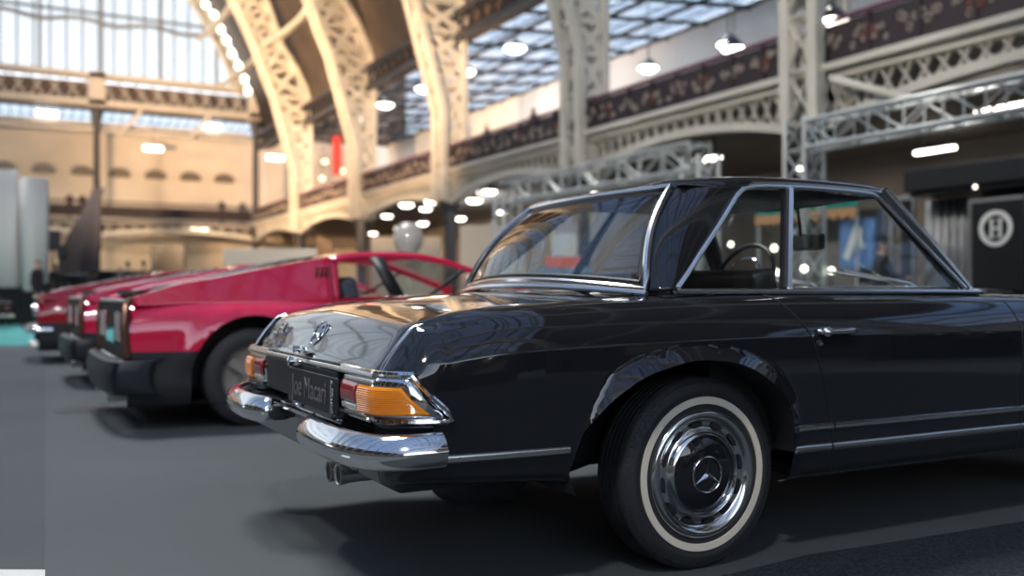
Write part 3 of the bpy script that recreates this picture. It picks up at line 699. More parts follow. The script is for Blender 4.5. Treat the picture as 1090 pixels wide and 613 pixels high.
# fin edge highlights, then bright work on the boot
for s in (-1, 1):
    edge = MB()
    e = [(interp(z, XT)-.002, s*.724, z) for z in (.655, .67, .69, .71, .73, .75, .765, .778)] + [(-.948, s*.726, .787), (-.93, s*.727, .793)]
    edge.tube(e, .0035, 6)
    edge.build('fin_edge_highlight', 'trimchrome', merc)  # chrome tube stands in for the sky highlight on the painted fin edge
tr = MB()
tr.tube([(-1.075, y, .6535) for y in [-.73+.0365*i for i in range(41)]], .0085, 8)
tr.build('boot_edge_strip', 'trimchrome', merc)
ctr = Vector((-1.0165, 0, .738)); upv = Vector((.045, 0, .075)).normalized(); rt = Vector((0, -1, 0)); nrm = rt.cross(upv)
def star(mb, c, rt, up, nr, Rr, ring, w):
    mb.tube([c + rt*(Rr*math.cos(a)) + up*(Rr*math.sin(a)) for a in [2*PI*k/40 for k in range(40)]], ring, 8, closed=True)
    for k in range(3):
        a = R(90+120*k); d = rt*math.cos(a)+up*math.sin(a); q = rt*math.cos(a+PI/2)+up*math.sin(a+PI/2)
        for sg in (-1, 1):
            mb.add([c+nr*w*.8, c+d*w*.0+nr*w*.8, c+d*(Rr*.99), c+(d*.5*w)+q*(sg*w), c-nr*w*.2], [(0, 2, 3), (3, 2, 4)])
st = MB(); star(st, Vector((-1.0085, 0, .738))+nrm*.004, rt, upv, nrm, .049, .0032, .010); st.build('star_emblem', 'chrome', bootlid)
hd = MB(); hd.tube([(-1.066, -.05+.0125*i, .690) for i in range(9)], [.004, .010, .012, .013, .013, .013, .012, .010, .004], 10); hd.lathe([(0, -.02), (.014, -.02), (.012, 0), (.0, .004)], (-1.076, 0, .69), 'x', 16); hd.build('boot_handle', 'chrome', bootlid)
hd = MB(); hd.tube([(-1.085, -.045+.011*i, .648) for i in range(9)], [.006, .011, .013, .014, .014, .014, .013, .011, .006], 10); hd.lathe([(0, -.02), (.018, -.015), (.014, 0), (.0, .006)], (-1.10, 0, .652), 'x', 16); hd.build('number_plate_lamp', 'chrome', merc)
text('model_lettering', '280 SL', .062, Vector((-1.0125, .50, .744)), rt, upv, 'chrome', bootlid, .003, bold=.001)
text('gearbox_lettering', 'AUTOMATIC', .036, Vector((-1.046, .48, .694)), rt, upv, 'chrome', bootlid, .003, bold=.001, xscale=1.1)
# lamps: patches offset from the rear corner surface; path by arc length
def corner_pt(s, z, off):               # s = 0 at y -.722 on the rear face, growing outboard and round the corner
    rc = .14; yM = .850; xt = interp(z, XT); yc = yM-rc; L1 = yc-.40
    if s < L1: return Vector((xt-off, -(.40+s), z))
    a = min((s-L1)/rc, 1.75)
    if a < PI/2: return Vector((xt+rc-(rc+off)*math.cos(a), -(yc+(rc+off)*math.sin(a)), z))
    return Vector((xt+rc+(a-PI/2)*rc, -(yM+off), z))
def lamp_patch(poly4, off, ns=26, nzr=8, edge=.006):
    """poly4: (s,z) of bottom-inner, bottom-outer, top-outer, top-inner"""
    bi, bo, to, ti = poly4; Gd = []
    for i in range(ns+1):
        u = i/ns; c = []
        for j in range(nzr+1):
            v = j/nzr; s = lerp(lerp(bi[0], bo[0], u), lerp(ti[0], to[0], u), v); z = lerp(lerp(bi[1], bo[1], u), lerp(ti[1], to[1], u), v)
            e = min(1, min(u, 1-u)*ns/1.5, min(v, 1-v)*nzr/1.2); c.append(corner_pt(s, z, off - (edge if e < .5 else 0)))
        Gd.append(c)
    return Gd
def my(Gd, s): return [[Vector((p.x, p.y*s, p.z)) for p in c] for c in Gd]
for s in (1, -1):
    lb = MB(); lb.grid(my(lamp_patch(((.055, .532), (.555, .540), (.435, .660), (.055, .655)), .010, edge=.010), s)); lu = lb.build('tail_lamp', 'chrome', merc)
    q = MB(); q.grid(my(lamp_patch(((.068, .566), (.225, .566), (.225, .625), (.068, .628)), .017, 12), s)); q.build('red_lens', 'redlens', lu)
    q = MB(); q.grid(my(lamp_patch(((.078, .546), (.225, .546), (.225, .568), (.078, .568)), .016, 12, 4), s)); q.build('reversing_lens', 'paleglass', lu)
    q = MB()
    A4 = ((.228, .546), (.500, .557), (.425, .628), (.228, .625)); g = lamp_patch(A4, .020, 28, 28)
    for c in g:
        for j in range(2, 27):
            n_ = Vector((-1, -.3, 0)).normalized(); c[j] = c[j] + n_*(.0022 if j % 2 else 0)
    q.grid(my(g, s)); q.build('amber_lens', 'amber', lu)
    t = MB(); t.tube([Vector((p.x, p.y*s, p.z)) for p in [corner_pt(lerp(.04, .445, i/20), .662, .010) for i in range(21)] + [corner_pt(lerp(.445, .575, i/8), lerp(.660, .536, i/8), .012) for i in range(9)] + [corner_pt(lerp(.56, .055, i/20), .536, .010) for i in range(21)]], .0085, 8)
    t.build('lamp_bezel', 'chrome', lu)
# dark number plate area, plate with lettering
pr = MB(); pr.box((-1.076, 0, .585), (.012, .83, .115)); pr.build('plate_recess', 'black', merc, bevel=.003)
pl = MB(); pl.box((-1.092, -.20, .572), (.008, .53, .112)); plate = pl.build('number_plate', 'black', merc, bevel=.003)
M['plate_ink'] = mat('plate_lettering', (.16, .15, .16), .5)
text('plate_lettering', 'Joe Macari', .098, (-1.0975, -.175, .571), (0, -1, 0), (0, 0, 1), 'plate_ink', plate, .0008, xscale=.92)
cr = MB(); random.seed(3)
for k in range(9): cr.lathe([(0, -.004), (.010-.0006*k, 0), (0, .004)], (-1.099, -.428+random.uniform(-.010, .010), .525+.011*k), 'x', 8)
cr.bar((-1.099, -.425, .52), (-1.099, -.425, .622), .006); cr.build('plate_crest', 'chrome', plate)
# bumpers
def bump(s):
    path = [(-1.100, .235), (-1.125, .27), (-1.15, .35), (-1.158, .45), (-1.155, .58), (-1.145, .70), (-1.125, .78), (-1.09, .845), (-1.04, .885), (-.99, .897), (-.945, .898)]
    P = catmull([(x, y) for x, y in path], 5); n = len(P); Gd = []
    for i, (x, y) in enumerate(P):
        u = i/(n-1); h = .047*min(1, (u/.10+.02)**.55) if u < .12 else .047
        tx = Vector(P[min(i+1, n-1)])-Vector(P[max(i-1, 0)]); nn = Vector((-tx.y, tx.x)).normalized()   # outward
        if nn.x > 0 and u < .6: nn = -nn
        if nn.y < 0 and u > .6: nn = -nn
        ring = []
        zc = .460 + .008*smoothstep((u-.5)/.5)
        for k in range(17):
            a = -PI/2 - .25 + (PI+.5)*k/16
            dd = .034*math.cos(a) if abs(a) < PI/2 else -.02*abs(math.cos(a)); zz = h*math.sin(a)
            if zz > 0: dd -= .018*(zz/.047)                       # upper half leans towards the body
            dd = dd*min(1, u/.08+.25)
            ring.append((x + nn.x*dd, s*(y + nn.y*dd), zc+zz))
        Gd.append(ring)
    b = MB(); b.grid(Gd)
    b.add(Gd[0], [tuple(range(17))]); b.add(Gd[-1], [tuple(range(17))])
    ob = b.build('rear_bumper', 'chrome', merc, angle=50)
    k = MB(); k.box((-1.06, s*.24, .452), (.10, .045, .055)); k.build('bumper_bracket', 'black', ob, bevel=.006)
bump(-1); bump(1)
v = MB(); v.tube([(-1.085, y, .478) for y in [-.40+.1*i for i in range(9)]], .007, 6); v.build('valance_strip', 'chrome', merc)
# side trim
for s in (-1, 1):
    for xa, xb, z in ((-.945, -.537, .432), (.322, .492, .436), (.500, 1.498, .436), (1.502, 1.95, .436)):
        n = max(2, int((xb-xa)/.05)); m = MB(); m.tube([(x, s*(side_y(x, z)+.004), z) for x in [xa+(xb-xa)*i/n for i in range(n+1)]], .0105, 8, sq=.6, upv=(0, 0, 1)); m.build('side_trim_strip', 'trimchrome', merc)
    for xa, xb, z in ((.322, .492, .366), (.500, 1.498, .366), (1.502, 1.95, .366)):
        n = max(2, int((xb-xa)/.05)); m = MB(); m.tube([(x, s*(side_y(x, z)+.003), z) for x in [xa+(xb-xa)*i/n for i in range(n+1)]], .012, 8, sq=.5, upv=(0, 0, 1)); m.build('sill_strip', 'trimchrome', merc)
    m = MB(); m.tube([(x, s*.733, .886) for x in [-.055+.06*i for i in range(26)]], .0105, 8, sq=1.3, upv=(0, 0, 1)); m.build('waist_strip', 'trimchrome', merc)
    g = MB(); D = catmull([(.305, .874), (.318, .862), (.345, .82), (.398, .73), (.455, .56), (.497, .40), (.505, .33), (.508, .27)], 6)
    g.tube([(x, s*(side_y(x, z)+.0004), z) for x, z in D], .0032, 6); g.build('door_gap', 'black', merc); g = MB(); g.tube([(1.50, s*(side_y(1.5, z)+.0004), z) for z in [.27+.02*i for i in range(30)]], .0032, 6)
    g.build('door_gap', 'black', merc)
    d = MB(); d.tube([(x, s*(side_y(x, .753)+.022*math.sin(PI*min(1, max(0, (x-.425)/.17)))**.4+.003), .753) for x in [.425+.017*i for i in range(11)]], [.008, .012, .013, .012, .011, .011, .011, .011, .012, .012, .006], 10, upv=(0, 0, 1))
    d.lathe([(0, -.03), (.017, -.02), (.017, .0), (.012, .006), (0, .006)], (.445, s*(side_y(.44, .753)+.012), .752), 'y', 16); d.build('door_handle', 'trimchrome', merc)
    d = MB(); d.lathe([(0, 0), (.010, 0), (.010, .006), (0, .008)] if s > 0 else [(0, 0), (.010, 0), (.010, -.006), (0, -.008)], (.43, s*side_y(.43, .715), .715), 'y', 12); d.build('door_lock', 'chrome', merc)
    # wheel wells
    for P, x0 in ((ARCH, 0), (ARCHF, 2.4)):
        w = MB(); q = [p for p in P]; n = len(q)
        g0 = [(x, s*(side_y(x, max(z, .27)) - .002), z) for x, z in q if z > .25]; g1 = [(x, s*.50, z) for x, z in q if z > .25]
        w.grid([g0, g1]); w.add(g1, [tuple(range(len(g1)))]); w.build('wheel_well', 'black', merc, smooth=False)
# underside
u = MB(); u.box((1.05, 0, .27), (1.2, 1.5, .06)); u.box((1.2, 0, .33), (4.0, .98, .06)); u.box((-.80, 0, .36), (.46, 1.56, .05)); u.box((2.98, 0, .35), (.2, 1.4, .05)); u.build('underbody', 'black', merc, bevel=.02)
u = MB(); u.tube([(-.80, -.50, .315), (-.78, -.50, .315), (-.74, -.50, .31), (-.56, -.50, .31), (-.52, -.50, .315), (-.50, -.50, .32)], [.03, .06, .085, .085, .06, .03], 14, sq=1.5); u.build('silencer', 'black', merc)
u = MB(); u.tube([(0, -.7, .30), (0, .7, .30)], .045, 10); u.lathe([(0, -.1), (.09, -.08), (.12, 0), (.09, .08), (0, .1)], (0, 0, .30), 'y', 16); u.build('rear_axle', 'black', merc)
for y in (-.36, -.425):
    e = MB(); n = 20
    e.lathe([(.026, .45), (.026, .06), (.028, .03), (.033, .0), (.030, .0), (.0245, .03), (.023, .10), (.0, .11)], (-1.09 if y > -.4 else -1.08, y, .336), 'x', 24); e = e.build('exhaust_tip', 'steel', merc); i_ = MB(); i_.lathe([(0, .006), (.0262, .004)], (-1.09 if y > -.4 else -1.08, y, .336), 'x', 24); i_.build('pipe_bore', 'black', e)
e = MB(); e.bar((-.80, -.355, .39), (-.80, -.355, .29), .02); e.build('exhaust_hanger', 'black', merc)
# wheels
M['hubchrome'] = mat('hub_chrome', (.90, .90, .90), .13, 1)
def wheel(x, s, steer=0):
    wroot = MB(); Rr = .308; c = (0, 0, 0)
    rim = MB(); rim.lathe([(.19, .14), (.195, .02), (.180, .015), (.0, .02)], c, 'y', 40)
    w = rim.build('wheel', 'black', merc); w.location = (x, s*.80, .306)
    if s > 0: w.rotation_euler = (0, 0, PI)
    t = MB(); pr = [(.188, -.150), (.196, -.165), (.225, -.176), (.265, -.172), (.292, -.155), (.303, -.145)]
    for k in range(5): y = -.135+.022*k; pr += [(.3075, y), (.3075, y+.016), (.300, y+.017), (.300, y+.021)]
    pr += [(.3075, -.025), (.3055, -.018), (.300, -.010), (.286, -.001), (.268, .0045), (.256, .0055), (.2545, .004), (.235, .0055), (.215, .004), (.203, -.001), (.198, -.006), (.19, -.012)]
    t.lathe([(r, -h if False else -h) for r, h in pr], c, 'y', 96); ty = t.build('tyre', 'rubber', w, angle=60)
    kn = MB()
    for k in range(120):
        a = 2*PI*k/120; d = Vector((math.cos(a), 0, math.sin(a)))
        kn.bar(d*.3055+Vector((0, .020, 0)), d*.288+Vector((0, .0015, 0)), .0065, .003, up=tuple(d))
    kn.build('tread_block_edge', 'rubber', w)
    for k, ch in enumerate('HANKOOK'):
        a = R(172-7.6*k) if s < 0 else R(150-7.6*k); d = Vector((math.cos(a), 0, math.sin(a))); rgt = Vector((math.sin(a), 0, -math.cos(a)))
        text('tyre_lettering', ch, .030, d*.273+Vector((0, -.0035, 0)), rgt, d, 'tyre_ink', w, .0008, bold=.0008)
    q = MB(); q.lathe([(.2215, -.004), (.2225, -.0082), (.2445, -.0082), (.2455, -.005)], c, 'y', 96); q.build('whitewall_band', 'white_band', w)
    h = MB(); h.lathe([(.206, .004), (.2045, -.006), (.198, -.013), (.188, -.015), (.178, -.008), (.1715, -.002), (.169, .001), (.145, .003), (.141, -.001), (.1375, -.008), (.132, -.015), (.126, -.018), (.121, -.013), (.119, -.006), (.119, -.002)], c, 'y', 96)
    hc = h.build('hub_cap', 'hubchrome', w, angle=70)
    sl = MB()
    for k in range(12):
        a = 2*PI*(k+.3)/12; cc = Vector((math.cos(a)*.1565, -.0015, math.sin(a)*.156)); dr = Vector((math.cos(a), 0, math.sin(a))); tg = Vector((-math.sin(a), 0, math.cos(a)))
        sl = MB(); sl.add([cc + dr*(.0085*math.sin(b)) + tg*(.026*math.cos(b)) for b in [2*PI*i/14 for i in range(14)]], [tuple(range(14))]); sl.build('vent_slot', 'black', w)
    ds = MB(); ds.lathe([(.1195, -.003), (.100, -.012), (.07, -.019), (.035, -.022), (0, -.023)], c, 'y', 64); ds.build('centre_disc', 'paint', w)
    em = MB(); star(em, Vector((0, -.024, 0)), Vector((1, 0, 0)), Vector((0, 0, 1)), Vector((0, -1, 0)), .056, .0036, .0085); em.build('star_emblem', 'chrome', w)
M['tyre_ink'] = mat('raised_tyre_lettering', (.050, .050, .054), .5)
for x in (0, 2.4):
    for s in (-1, 1): wheel(x, s)
# ---- greenhouse
def yside(z): return .733 - (z-.888)/.385*.172
def dlo():
    low = [(-.045, .898), (.02, .952), (.10, 1.022), (.18, 1.09), (.25, 1.152), (.31, 1.207), (.345, 1.235), (.385, 1.256), (.44, 1.266), (.52, 1.271), (.65, 1.275), (.85, 1.275), (1.00, 1.270), (1.045, 1.262), (1.075, 1.240), (1.13, 1.175), (1.21, 1.08), (1.30, .975), (1.365, .898)]
    return catmull(low, 4)
DL = dlo()
def div_x(z): return lerp(.430, .605, (z-.89)/.385)
for s in (-1, 1):
    def P3(x, z, off=0): return Vector((x, s*(yside(z)+off), z))
    fr = MB(); fr.tube([P3(x, z, .004) for x, z in DL], .0095, 8); fr.build('window_surround', 'trimchrome', merc)
    dv = MB(); dv.bar(P3(div_x(.895), .895, .004), P3(div_x(1.27), 1.27, .004), .022, .016, up=(0, 1, 0)); dv.build('window_divider', 'trimchrome', merc)
    dv = MB(); dv.bar(P3(div_x(.895)-.018, .895, -.004), P3(div_x(1.27)-.018, 1.27, -.004), .016, .02, up=(0, 1, 0)); dv.build('window_seal', 'black', merc)
    q = [(x, z) for x, z in DL if x < div_x(z)]; q = q + [(div_x(1.271), 1.271), (div_x(.892), .892)]
    a = MB(); a.add([P3(x, z, -.004) for x, z in q], [tuple(range(len(q)))]); a.build('quarter_window', 'glass', merc, smooth=False)
    q = [(div_x(.892), .892), (div_x(1.272), 1.272)] + [(x, z) for x, z in DL if x > div_x(z)+.01]
    a = MB(); a.add([P3(x, z, -.004) for x, z in q], [tuple(range(len(q)))]); a.build('door_window', 'glass', merc, smooth=False)
    # C-pillar
    def rgp(v):
        a = Vector((-.13, .682, .887)); b = Vector((.11, .498, 1.250)); k = math.sin(PI*v); return a.lerp(b, v) + Vector((-.03*k, 0, .022*k))
    A0, B0 = Vector((-.135, .685, .885)), Vector((.125, .502, 1.262))
    Gp = []
    up_ = [p for p in DL if p[0] < .44]
    for i, (x, z) in enumerate(up_):
        h = i/(len(up_)-1); hz = (z-.898)/(1.266-.898)
        g = rgp(min(1, max(0, hz))) + Vector((.004, .004, 0)); d = Vector((x-.003, yside(z)+.003, z-.004)); 
        c = Vector((lerp(g.x, d.x, .30), d.y+.004, (g.z+d.z)/2)); rw = []
        for k in range(13):
            t = k/12; p = g*(1-t)**2 + c*2*t*(1-t) + d*t*t; rw.append((p.x, s*p.y, p.z))
        Gp.append(rw)
    cpn = MB(); cpn.grid(Gp); cpn.build('roof_pillar', 'paint', merc, solid=.012)
    ap = MB(); ap.bar((1.392, s*.712, .885), (1.095, s*.548, 1.285), .050, .045, up=(0, 1, 0)); ap.build('windscreen_pillar', 'black', merc, bevel=.008)
    ap = MB(); ap.tube([(1.440, s*.712, .885), (1.30, s*.64, 1.075), (1.145, s*.552, 1.283)], .0105, 8); ap.tube([(1.408, s*.728, .888), (1.26, s*.65, 1.09), (1.105, s*.568, 1.285)], .010, 8); ap.build('windscreen_trim', 'trimchrome', merc)
YS = [-.5655, -.558, -.545, -.53, -.51, -.48, -.42, -.3, -.15, 0, .15, .3, .42, .48, .51, .53, .545, .558, .5655]
def rz(y):
    y = abs(y); return interp(y, [(0, -.020), (.15, -.018), (.3, -.011), (.42, -.002), (.48, 0), (.51, -.003), (.53, -.009), (.545, -.018), (.558, -.032), (.5655, -.046)])
XS = [.092, .096, .105, .12, .14, .17, .22, .30, .40, .50, .60, .70, .80, .90, 1.0, 1.06, 1.10, 1.125, 1.14, 1.148, 1.150]
ZT = [(.092, 1.252), (.096, 1.262), (.105, 1.270), (.12, 1.277), (.14, 1.283), (.17, 1.288), (.22, 1.294), (.30, 1.301), (.40, 1.308), (.50, 1.313), (.60, 1.316), (.70, 1.317), (.8, 1.317), (.9, 1.316), (1.0, 1.314), (1.06, 1.312), (1.1, 1.308), (1.125, 1.303), (1.14, 1.296), (1.148, 1.287), (1.15, 1.277)]
rf = MB(); rf.grid([[(x - .045*(1-(y/.57)**2)*smoothstep((.5-x)/.4) + .055*(1-(y/.57)**2)*smoothstep((x-.7)/.4), y*lerp(.905, 1, smoothstep((x-.09)/.34)), max(interp(x, ZT)+rz(y)*(1 if x < 1.12 else .8), 1.248)) for y in YS] for x in XS])
rf.build('roof', 'paint', merc, solid=.02)
hl = MB(); hl.grid([[(x, y, 1.262) for y in (-.54, -.2, .2, .54)] for x in (.13, .5, .9, 1.12)]); hl.build('headliner', 'leather', merc, solid=.005)
for s in (-1, 1):
    g = MB(); g.tube([(x, s*.565, interp(x, ZT)-.034) for x in [.42+.045*i for i in range(17)]], .0065, 8); g.build('drip_rail', 'trimchrome', merc)
def rg(u, v):     # rear window surface; u across -1..1, v up 0..1
    a = Vector((-.255+.125*u*u, .682*u, .925-.038*u*u)); b = Vector((.055+.055*u*u, .498*u, 1.250))
    p = a.lerp(b, v); k = math.sin(PI*v); return p + Vector((-.03*k, 0, .022*k))
def wsf(u, v):
    a = Vector((1.60-.17*u*u, .70*u, .905-.015*u*u)); b = Vector((1.20-.055*u*u, .548*u, 1.285)); p = a.lerp(b, v); k = math.sin(PI*v); return p + Vector((.03*k, 0, .02*k))
U = [-1+i/12 for i in range(25)]; V_ = [i/10 for i in range(11)]
q = MB(); q.grid([[rg(u*.985, lerp(.02, .985, v)) for v in V_] for u in U]); q.build('rear_window', 'rear_glass', merc)
q = MB(); q.grid([[wsf(u*.985, v) for v in V_] for u in U]); q.build('windscreen', 'glass', merc)
rim = [rg(u, 0) for u in U] + [rg(1, v) for v in V_[1:]] + [rg(u, 1) for u in U[::-1][1:]] + [rg(-1, v) for v in V_[::-1][1:-1]]
t = MB(); t.tube([p + Vector((-.006, 0, .003)) for p in rim], .013, 8, closed=True); t.build('rear_window_trim', 'trimchrome', merc)
inn = [rg(u*.955, .06) for u in U] + [rg(.955, v) for v in V_[1:-1]] + [rg(u*.955, .94) for u in U[::-1]] + [rg(-.955, v) for v in V_[::-1][1:-1]]
t = MB(); t.tube([p + Vector((.004, 0, -.002)) for p in inn], .010, 6, closed=True); t.build('rear_window_seal', 'black', merc)
t = MB(); t.tube([(-.275+.13*u*u, .70*u, .908-.030*u*u) for u in U], .010, 8); t.build('hardtop_base_trim', 'trimchrome', merc)
t = MB(); t.tube([wsf(u, 0) for u in U], .010, 8); t.tube([wsf(u, 1) for u in U], .010, 8); t.build('windscreen_trim', 'trimchrome', merc)
# wipers, mirror, wheel, dash, seats
t = MB()
for y0 in (-.30, .28): t.tube([(1.645, y0, .895), (1.60, y0+.02, .925), (1.50, y0+.30, .985)], .006, 6); t.tube([(1.615, y0+.05, .922), (1.515, y0+.42, .985 if y0 < 0 else .97)], .005, 6)
t.build('wiper', 'steel', merc)
t = MB(); t.tube([(1.20, .0, 1.27), (1.215, 0, 1.20), (1.225, 0, 1.13)], .007, 8); t.build('mirror_stalk', 'black', merc)
t = MB(); t.box((1.235, 0, 1.11), (.03, .25, .075)); mi = t.build('rear_view_mirror', 'black', merc, bevel=.012); mi.data.materials[0]
t = MB(); t.box((1.218, 0, 1.11), (.002, .225, .058)); t.build('mirror_glass', 'chrome', mi)
sw = Vector((1.18, .34, .925)); ax = Vector((-.93, 0, .36)).normalized(); ra = Vector((0, 1, 0)); rb = ax.cross(ra)
t = MB(); t.tube([sw + ra*.20*math.cos(a)+rb*.20*math.sin(a) for a in [2*PI*i/48 for i in range(48)]], .011, 8, closed=True)
for a in (R(15), R(165)): t.bar(sw-ax*.02, sw+ra*.20*math.cos(a)-rb*.20*math.sin(a), .02, .008)
t.lathe([(0, .03), (.06, .02), (.07, -.02), (0, -.02)], sw, 'x', 20); stw = t.build('steering_wheel', 'dash', merc)
t = MB(); t.tube([sw + ax*.012 + ra*.13*math.cos(a)+rb*.13*math.sin(a) for a in [PI+PI*i/24 for i in range(25)]], .005, 6); t.build('horn_ring', 'chrome', stw)
t = MB(); t.grid([[(x, y, z) for y in (-.68, -.4, -.1, .1, .4, .68)] for x, z in ((1.27, .70), (1.255, .80), (1.265, .87), (1.29, .895), (1.34, .905), (1.45, .90), (1.55, .885))]); t.build('dashboard', 'dash', merc, solid=.02)
for y in (-.36, .36):
    t = MB(); t.box((.80, y, .42), (.50, .50, .16)); s1 = t.build('seat_cushion', 'leather', merc, bevel=.05)
    t = MB(); t.grid([[(.52-.13*h+.04*math.cos(w*1.4)-.02, y+.25*w, .45+.50*h) for w in [-1+.25*i for i in range(9)]] for h in [i/8 for i in range(9)]]); t.build('seat_backrest', 'leather', merc, solid=-.10, bevel=.02)
t = MB(); t.box((-.02, 0, .865), (.36, 1.30, .02)); t.box((.16, 0, .62), (.03, 1.36, .50)); t.box((.75, 0, .36), (1.3, 1.45, .03)); t.box((.75, .76, .6), (1.4, .03, .5)); t.box((.75, -.76, .6), (1.4, .03, .5)); t.build('cabin_lining', 'leather', merc)
# ================================================================ the red cars and other exhibits
def shell_cut(b, G, polys, mi=None):
    nr = len(G[0]); V = [Vector(p) for c in G for p in c]; keep = []; hit = {}; us = set()
    for i in range(len(G)-1):
        for j in range(nr-1):
            q = (i*nr+j, i*nr+j+1, (i+1)*nr+j+1, (i+1)*nr+j); c = sum((V[t] for t in q), Vector())/4; w = None
            if c.y < -.6 and c.z < .8:
                for P in polys:
                    if inside((c.x, c.z), P): w = P
            if w:
                for t in q: hit[t] = w
            else: keep.append(q); us.update(q)
    for t, w in hit.items():
        if t in us: s = snap((V[t].x, V[t].z), w); V[t] = Vector((s[0], V[t].y, s[1]))
    mp = {}; vv = []; ff = []; mm = []
    for q in keep:
        f = []
        for t in q:
            if t not in mp: mp[t] = len(vv); vv.append(V[t])
            f.append(mp[t])
        ff.append(f); mm.append(mi(sum((V[t] for t in q), Vector())/4) if mi else 0)
    n = len(b.v); b.v += [tuple(v) for v in vv]; b.f += [tuple(k+n for k in f) for f in ff]; b.m += mm
def archcirc(x0, z0, r, low): return [(x0+r*math.cos(a), z0+r*math.sin(a)) for a in [PI*i/20 for i in range(21)]] + [(x0-r, low), (x0+r, low)]
def sports_car(label, paint, wedge=True, wb=2.55):
    root = empty('sports_car', (0, 0, 0), 0, label, 'car')
    xs = [-.78+.03*i for i in range(int((wb+.9+.78)/.03)+1)]; xe = xs[-1]
    TOP = [(-.78, .835 if wedge else .78), (-.6, .86), (.2, .875), (1.6, .86), (wb-.4, .82), (wb, .79), (wb+.5, .70), (wb+.9, .58)]
    HW = [(-.78, .80), (-.5, .845), (0, .86), (1, .84), (wb, .85), (wb+.5, .82), (wb+.9, .72)]
    prof = [(.10, .15), (.03, .17), (.0, .23), (0, .32), (0, .40), (0, .46), (0, .51), (.0, .56), (.0, .61), (.004, .66), (.012, .71), (.03, .76), (.06, .80), (.10, .835), (.16, .86), (.30, .875), (.50, .885), (.70, .89), (.86, .89)]
    G = []
    for x in xs:
        t, h = cinterp(x, TOP), cinterp(x, HW); c = []
        e = smoothstep((-.70-x)/.08)*.05 if not wedge else 0
        for i, z in prof:
            zz = z if z < .5 else .5+(z-.5)*(t-.5)/.39
            bl = .030*smoothstep(1-abs(math.hypot(x, zz-.34)-.42)/.10) if .40 < zz < .82 and abs(x) < .55 else 0
            c.append((x, -(max(0, h-i)+bl), zz+(.05*smoothstep((x+.3)/.3)*0)))
        G.append(c)
    b = MB(); shell_cut(b, G, [archcirc(.0, .33, .405, .1), archcirc(wb, .32, .375, .1)], lambda c: 1 if c.z < .50 else 0)
    b.build('body_shell', [paint, 'black'], root, mirror=True)
    for P, x0 in ((archcirc(.0, .33, .405, .17), 0), (archcirc(wb, .32, .375, .17), wb)):
        for s in (-1, 1):
            w = MB(); g0 = [(x, s*.845, z) for x, z in P]; g1 = [(x, s*.50, z) for x, z in P]; w.grid([g0, g1]); w.add(g1, [tuple(range(len(g1)))]); w.build('wheel_well', 'black', root, smooth=False)
    b = MB(); b.box((wb/2, 0, .20), (wb+.9, 1.0, .08)); b.box((wb/2, 0, .19), (wb-.9, 1.55, .07)); b.build('underbody', 'black', root)
    # tail panel
    b = MB(); b.box((-.775, 0, .63), (.03, 1.58, .42)); b.build('tail_panel', 'black' if wedge else paint, root, bevel=.01)
    b = MB()
    for z in (.44, .83): b.tube([(-.79, -.80, z), (-.80, 0, z), (-.79, .80, z)], .012, 6)
    b.build('tail_trim', 'steel', root)
    for s in (-1, 1):
        if wedge:
            b = MB(); b.tube([(-.76, s*.78, .84), (-.79, s*.815, .80), (-.80, s*.822, .66), (-.79, s*.815, .50), (-.77, s*.79, .46)], .026, 8); b.build('lamp_surround', 'bronze', root)
            b = MB()
            for k in range(4): b.box((-.795, s*(.70-.12*k), .66), (.02, .095, .20 if k != 1 else .17), mi=k % 2)
            b.build('tail_lamp', ['smoked', 'redlens'], root, bevel=.006)
            for k in range(3): b = MB(); b.bar((-.808, s*(.64-.12*k), .57), (-.808, s*(.64-.12*k), .75), .014); b.build('lamp_divider', 'steel', root)
        else:
            for yy in (.52, .68):
                b = MB(); b.lathe([(0, -.03), (.05, -.025), (.065, 0), (.065, .02)], (-.79, s*yy, .66), 'x', 18); b.build('tail_lamp', 'redlens', root)
                b = MB(); b.lathe([(.064, -.02), (.072, -.02), (.074, .01)], (-.79, s*yy, .66), 'x', 18); b.build('lamp_ring', 'chrome', root)
        b = MB(); b.tube([(-.86, s*.42, .20), (-.7, s*.42, .20), (-.4, s*.42, .22)], .032, 10); b.build('exhaust_pipe', 'steel', root)
    b = MB(); P = catmull([(-.62, -.865), (-.78, -.855), (-.86, -.80), (-.90, -.5), (-.91, 0), (-.90, .5), (-.86, .80), (-.78, .855), (-.62, .865)], 4)
    if wedge:
        b.grid([[(x-o, y, z) for o, z in ((-.05, .24), (0, .25), (.018, .30), (.02, .38), (.0, .45), (-.06, .47))] for x, y in P]); b.build('rear_bumper', 'bumper', root, solid=.01)
    else:
        b.tube([(x, y, .42) for x, y in P], .04, 10); b.build('rear_bumper', 'chrome', root)
    b = MB(); b.box((-.80, 0, .60), (.01, .50, .11)); b.build('number_plate', 'smoked', root)
    # engine deck, buttresses, cabin
    ro = [(.60, 1.135), (.73, 1.168), (.95, 1.180), (1.20, 1.180), (1.42, 1.150), (1.62, 1.095), (2.00, .965), (2.20, .885)]
    bt = [(-.74, .850), (-.60, .895), (-.45, .940), (-.2, .985), (.10, 1.048), (.40, 1.105), (.60, 1.140), (.73, 1.166)]
    hy = lambda z: .745-(z-.85)/.33*.15
